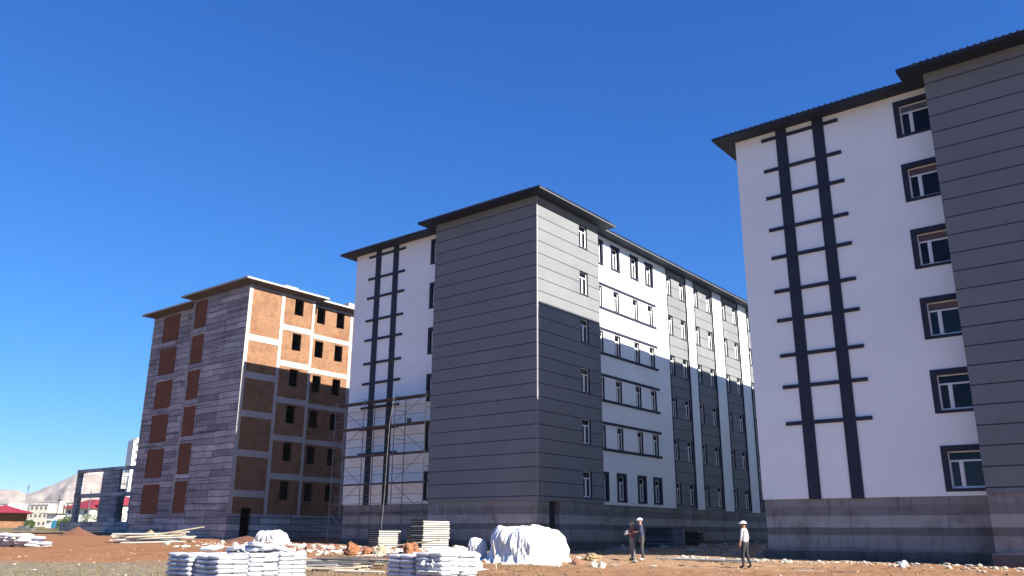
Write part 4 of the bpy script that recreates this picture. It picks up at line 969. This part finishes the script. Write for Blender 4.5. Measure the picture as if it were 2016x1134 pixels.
block_far('house', -208.0, 112.0, 9.0, 9, 5.6, R(18), 'white house behind the narrow openings of the frame', M_PALE, M_REDROOF, 2, 4, 'house')
def tower():
    b = empty('tower_block', (-321.0, 163.5, G(-321, 163) - .5)); tag(b, 'tall pale tower block rising behind the concrete frame', 'building')
    m = MB(); m.box(-4.5, 0, 0, 9, 0, 33.5); m.box(-5.2, -.8, 1.5, 8, 33.5, 34.6); m.build('wall', M_PALE, b)
    for f in range(11):
        for a in (1.0, 3.6, 6.3):
            q = MB(); q.box(-.05, .04, a, a + 1.5, 1.2 + f * 3, 2.7 + f * 3); q.build('window', M_GREYPANE, b)
        q = MB(); q.box(0, .9, 5.0, 6.1, .6 + f * 3, 1.5 + f * 3); q.build('balcony', M_CREAMW, b)
tower()
block_far('apartment_block', -347, 143, 9, 9, 8.5, R(20), 'pale flat roofed block right of the red roofed house', M_CREAMW, None, 3, 4)
block_far('apartment_block', -341, 152, 5.5, 9, 9.5, R(20), 'narrow cream block next to the pale flat roofed one', M_CREAMW, None, 3, 2)
block_far('apartment_block', -388, 142, 16, 9, 9.5, R(20), 'long white block peeping over the red roof', M_PALE, None, 2, 6)
block_far('apartment_block', -376, 158, 12, 9, 10.5, R(20), 'white block in the haze behind the flat roofed one', M_PALE, None, 3, 5)
def kiosk():
    x, y = -145.9, 62.4; k = empty('kiosk', (x, y, G(x, y) - .1), R(22)); tag(k, 'small white and cyan kiosk with a flat dark roof', 'kiosk')
    m = MB(); m.box(-1.1, 0, 0, 1.6, 0, 1.3); m.build('white_panel', M_PALE, k); m = MB(); m.box(.003, .95, 0, 1.6, 0, 1.3); m.build('cyan_panel', M_CYAN, k)
    m = MB(); m.box(-1.2, .95, .02, 1.6, 1.303, 2.3); m.build('upper_wall', M_PALE, k); m = MB(); m.box(-2.2, 1.3, -.5, 2, 2.31, 2.42); m.build('roof', M_METALP, k)
    m = MB(); m.box(-1.5, .2, -.3, .0, 1.28, 1.36); m.build('counter', M_PALE, k)
kiosk()
def upole(x, y, h, lean, label):
    m = MB(); m.tube((0, 0, 0), (lean, 0, h), .16, .10, 8); m.obox((lean - .8, 0, h - .5), (lean + .8, 0, h - .45), .12, .12); m.tube((lean, 0, h - .5), (lean, 0, h + .3), .12, .2, 8)
    tag(m.build('utility_pole', M_METALP, loc=(x, y, G(x, y) - .2)), label, 'pole')
upole(-155.9, 67.2, 5.4, .5, 'dark utility pole beside the kiosk'); upole(-277.9, 110.3, 12.2, .6, 'thin utility pole rising behind the red roofed house'); upole(-210, 98, 8.5, 0, 'thin utility pole just left of the concrete frame')
def shrub(x, y, r, h, label, seed, cat='shrub'):
    rnd = random.Random(seed); t = empty('shrub', (x, y, G(x, y) - .1)); tag(t, label, cat)
    m = MB()
    for i in range(4):
        a = rnd.uniform(0, 6.3); m.tube((0, 0, 0), (math.cos(a) * r * .4, math.sin(a) * r * .4, h * .6), .05, .02, 6)
    m.build('stem', M_METALP, t)
    m = MB()
    for i in range(420):
        a = rnd.uniform(0, 6.3); q = rnd.random() ** .5 * r; z = h * (.15 + .85 * rnd.random()) * (1 - .35 * (q / r) ** 2)
        p = Vector((math.cos(a) * q, math.sin(a) * q, z)); d1 = Vector((rnd.gauss(0, 1), rnd.gauss(0, 1), rnd.gauss(0, 1))).normalized() * .16; d2 = d1.orthogonal().normalized() * .11
        m.quad([p - d1, p - d2, p + d1, p + d2])
    m.build('foliage', M_LEAF, t)
shrub(-137.0, 60.3, .9, 1.9, 'green shrub at the left end of the concrete frame', 1); shrub(-149.5, 60.5, .8, 1.4, 'dark green shrub between the red roofed house and the kiosk', 2)
shrub(-150.0, 66.5, 1.0, 2.2, 'leafy shrub behind the kiosk', 3); shrub(-150.5, 71.5, 2.2, 3.2, 'green tree seen through the lower left opening of the frame', 4)
shrub(-146.0, 72.8, 2.0, 2.9, 'green bush seen through the lower opening beside the white house', 5)
m = MB(); m.box(-1.4, 1.4, -.4, .4, 0, .45); m.box(-.9, .4, -.3, .3, .45, .7); tag(m.build('scrap_pile', M_METALP, loc=(-126.0, 50.5, G(-126, 50.5) - .05), rot=(0, 0, .5)), 'dark scrap pile lying in front of the kiosk', 'scrap')

# ------------------------------------------------------------------ the air between here and the hills
m, n, b_ = nodes('haze_air'); n.nodes.remove(b_)
pv = n.nodes.new('ShaderNodeVolumePrincipled'); pv.inputs['Density'].default_value = HAZE; pv.inputs['Color'].default_value = (.86, .92, 1, 1); pv.inputs['Anisotropy'].default_value = 0.0
n.links.new(pv.outputs[0], [x for x in n.nodes if x.type == 'OUTPUT_MATERIAL'][0].inputs['Volume'])
m = MB(); m.box(-3200, 400, -400, 3200, -4, 118); tag(m.build('haze', MATS['haze_air']), kind='stuff')

def weeds(n_, fn, seed, h0, h1):
    rnd = random.Random(seed); m = MB()
    for _ in range(n_):
        x, y = fn(rnd); z = G(x, y) - .01
        for k in range(5):
            a = rnd.uniform(0, 6.3); h = rnd.uniform(h0, h1); dx, dy = math.cos(a) * h * .5, math.sin(a) * h * .5; px_, py_ = -math.sin(a) * .008, math.cos(a) * .008
            m.quad([(x - px_, y - py_, z), (x + px_, y + py_, z), (x + dx, y + dy, z + h)])
    tag(m.build('dry_weeds', simple('dry_weed', (.20, .17, .08), 1, .3, 3)), 'dry weeds on the pale ground', 'weeds', kind='stuff')
weeds(1500, polar(25.5, 33, -33, 4), 5, .04, .14)

for i in range(16):
    d_ = random.uniform(27, 36); a_ = R(random.uniform(-30, 31)) + YAW; x, y = d_ * math.sin(a_), d_ * math.cos(a_)
    if (x + 21) ** 2 + (y - 27.5) ** 2 < 6: continue
    pole(x, y, G(x, y) + .03, random.uniform(0, 3.1), random.uniform(.35, .9), .022, random.uniform(-.04, .04), 'short board offcut dropped on the open ground', 'board offcuts on the ground', random.choice([M_WOOD, M_WOODW]), 'board_offcut', 'board', True)
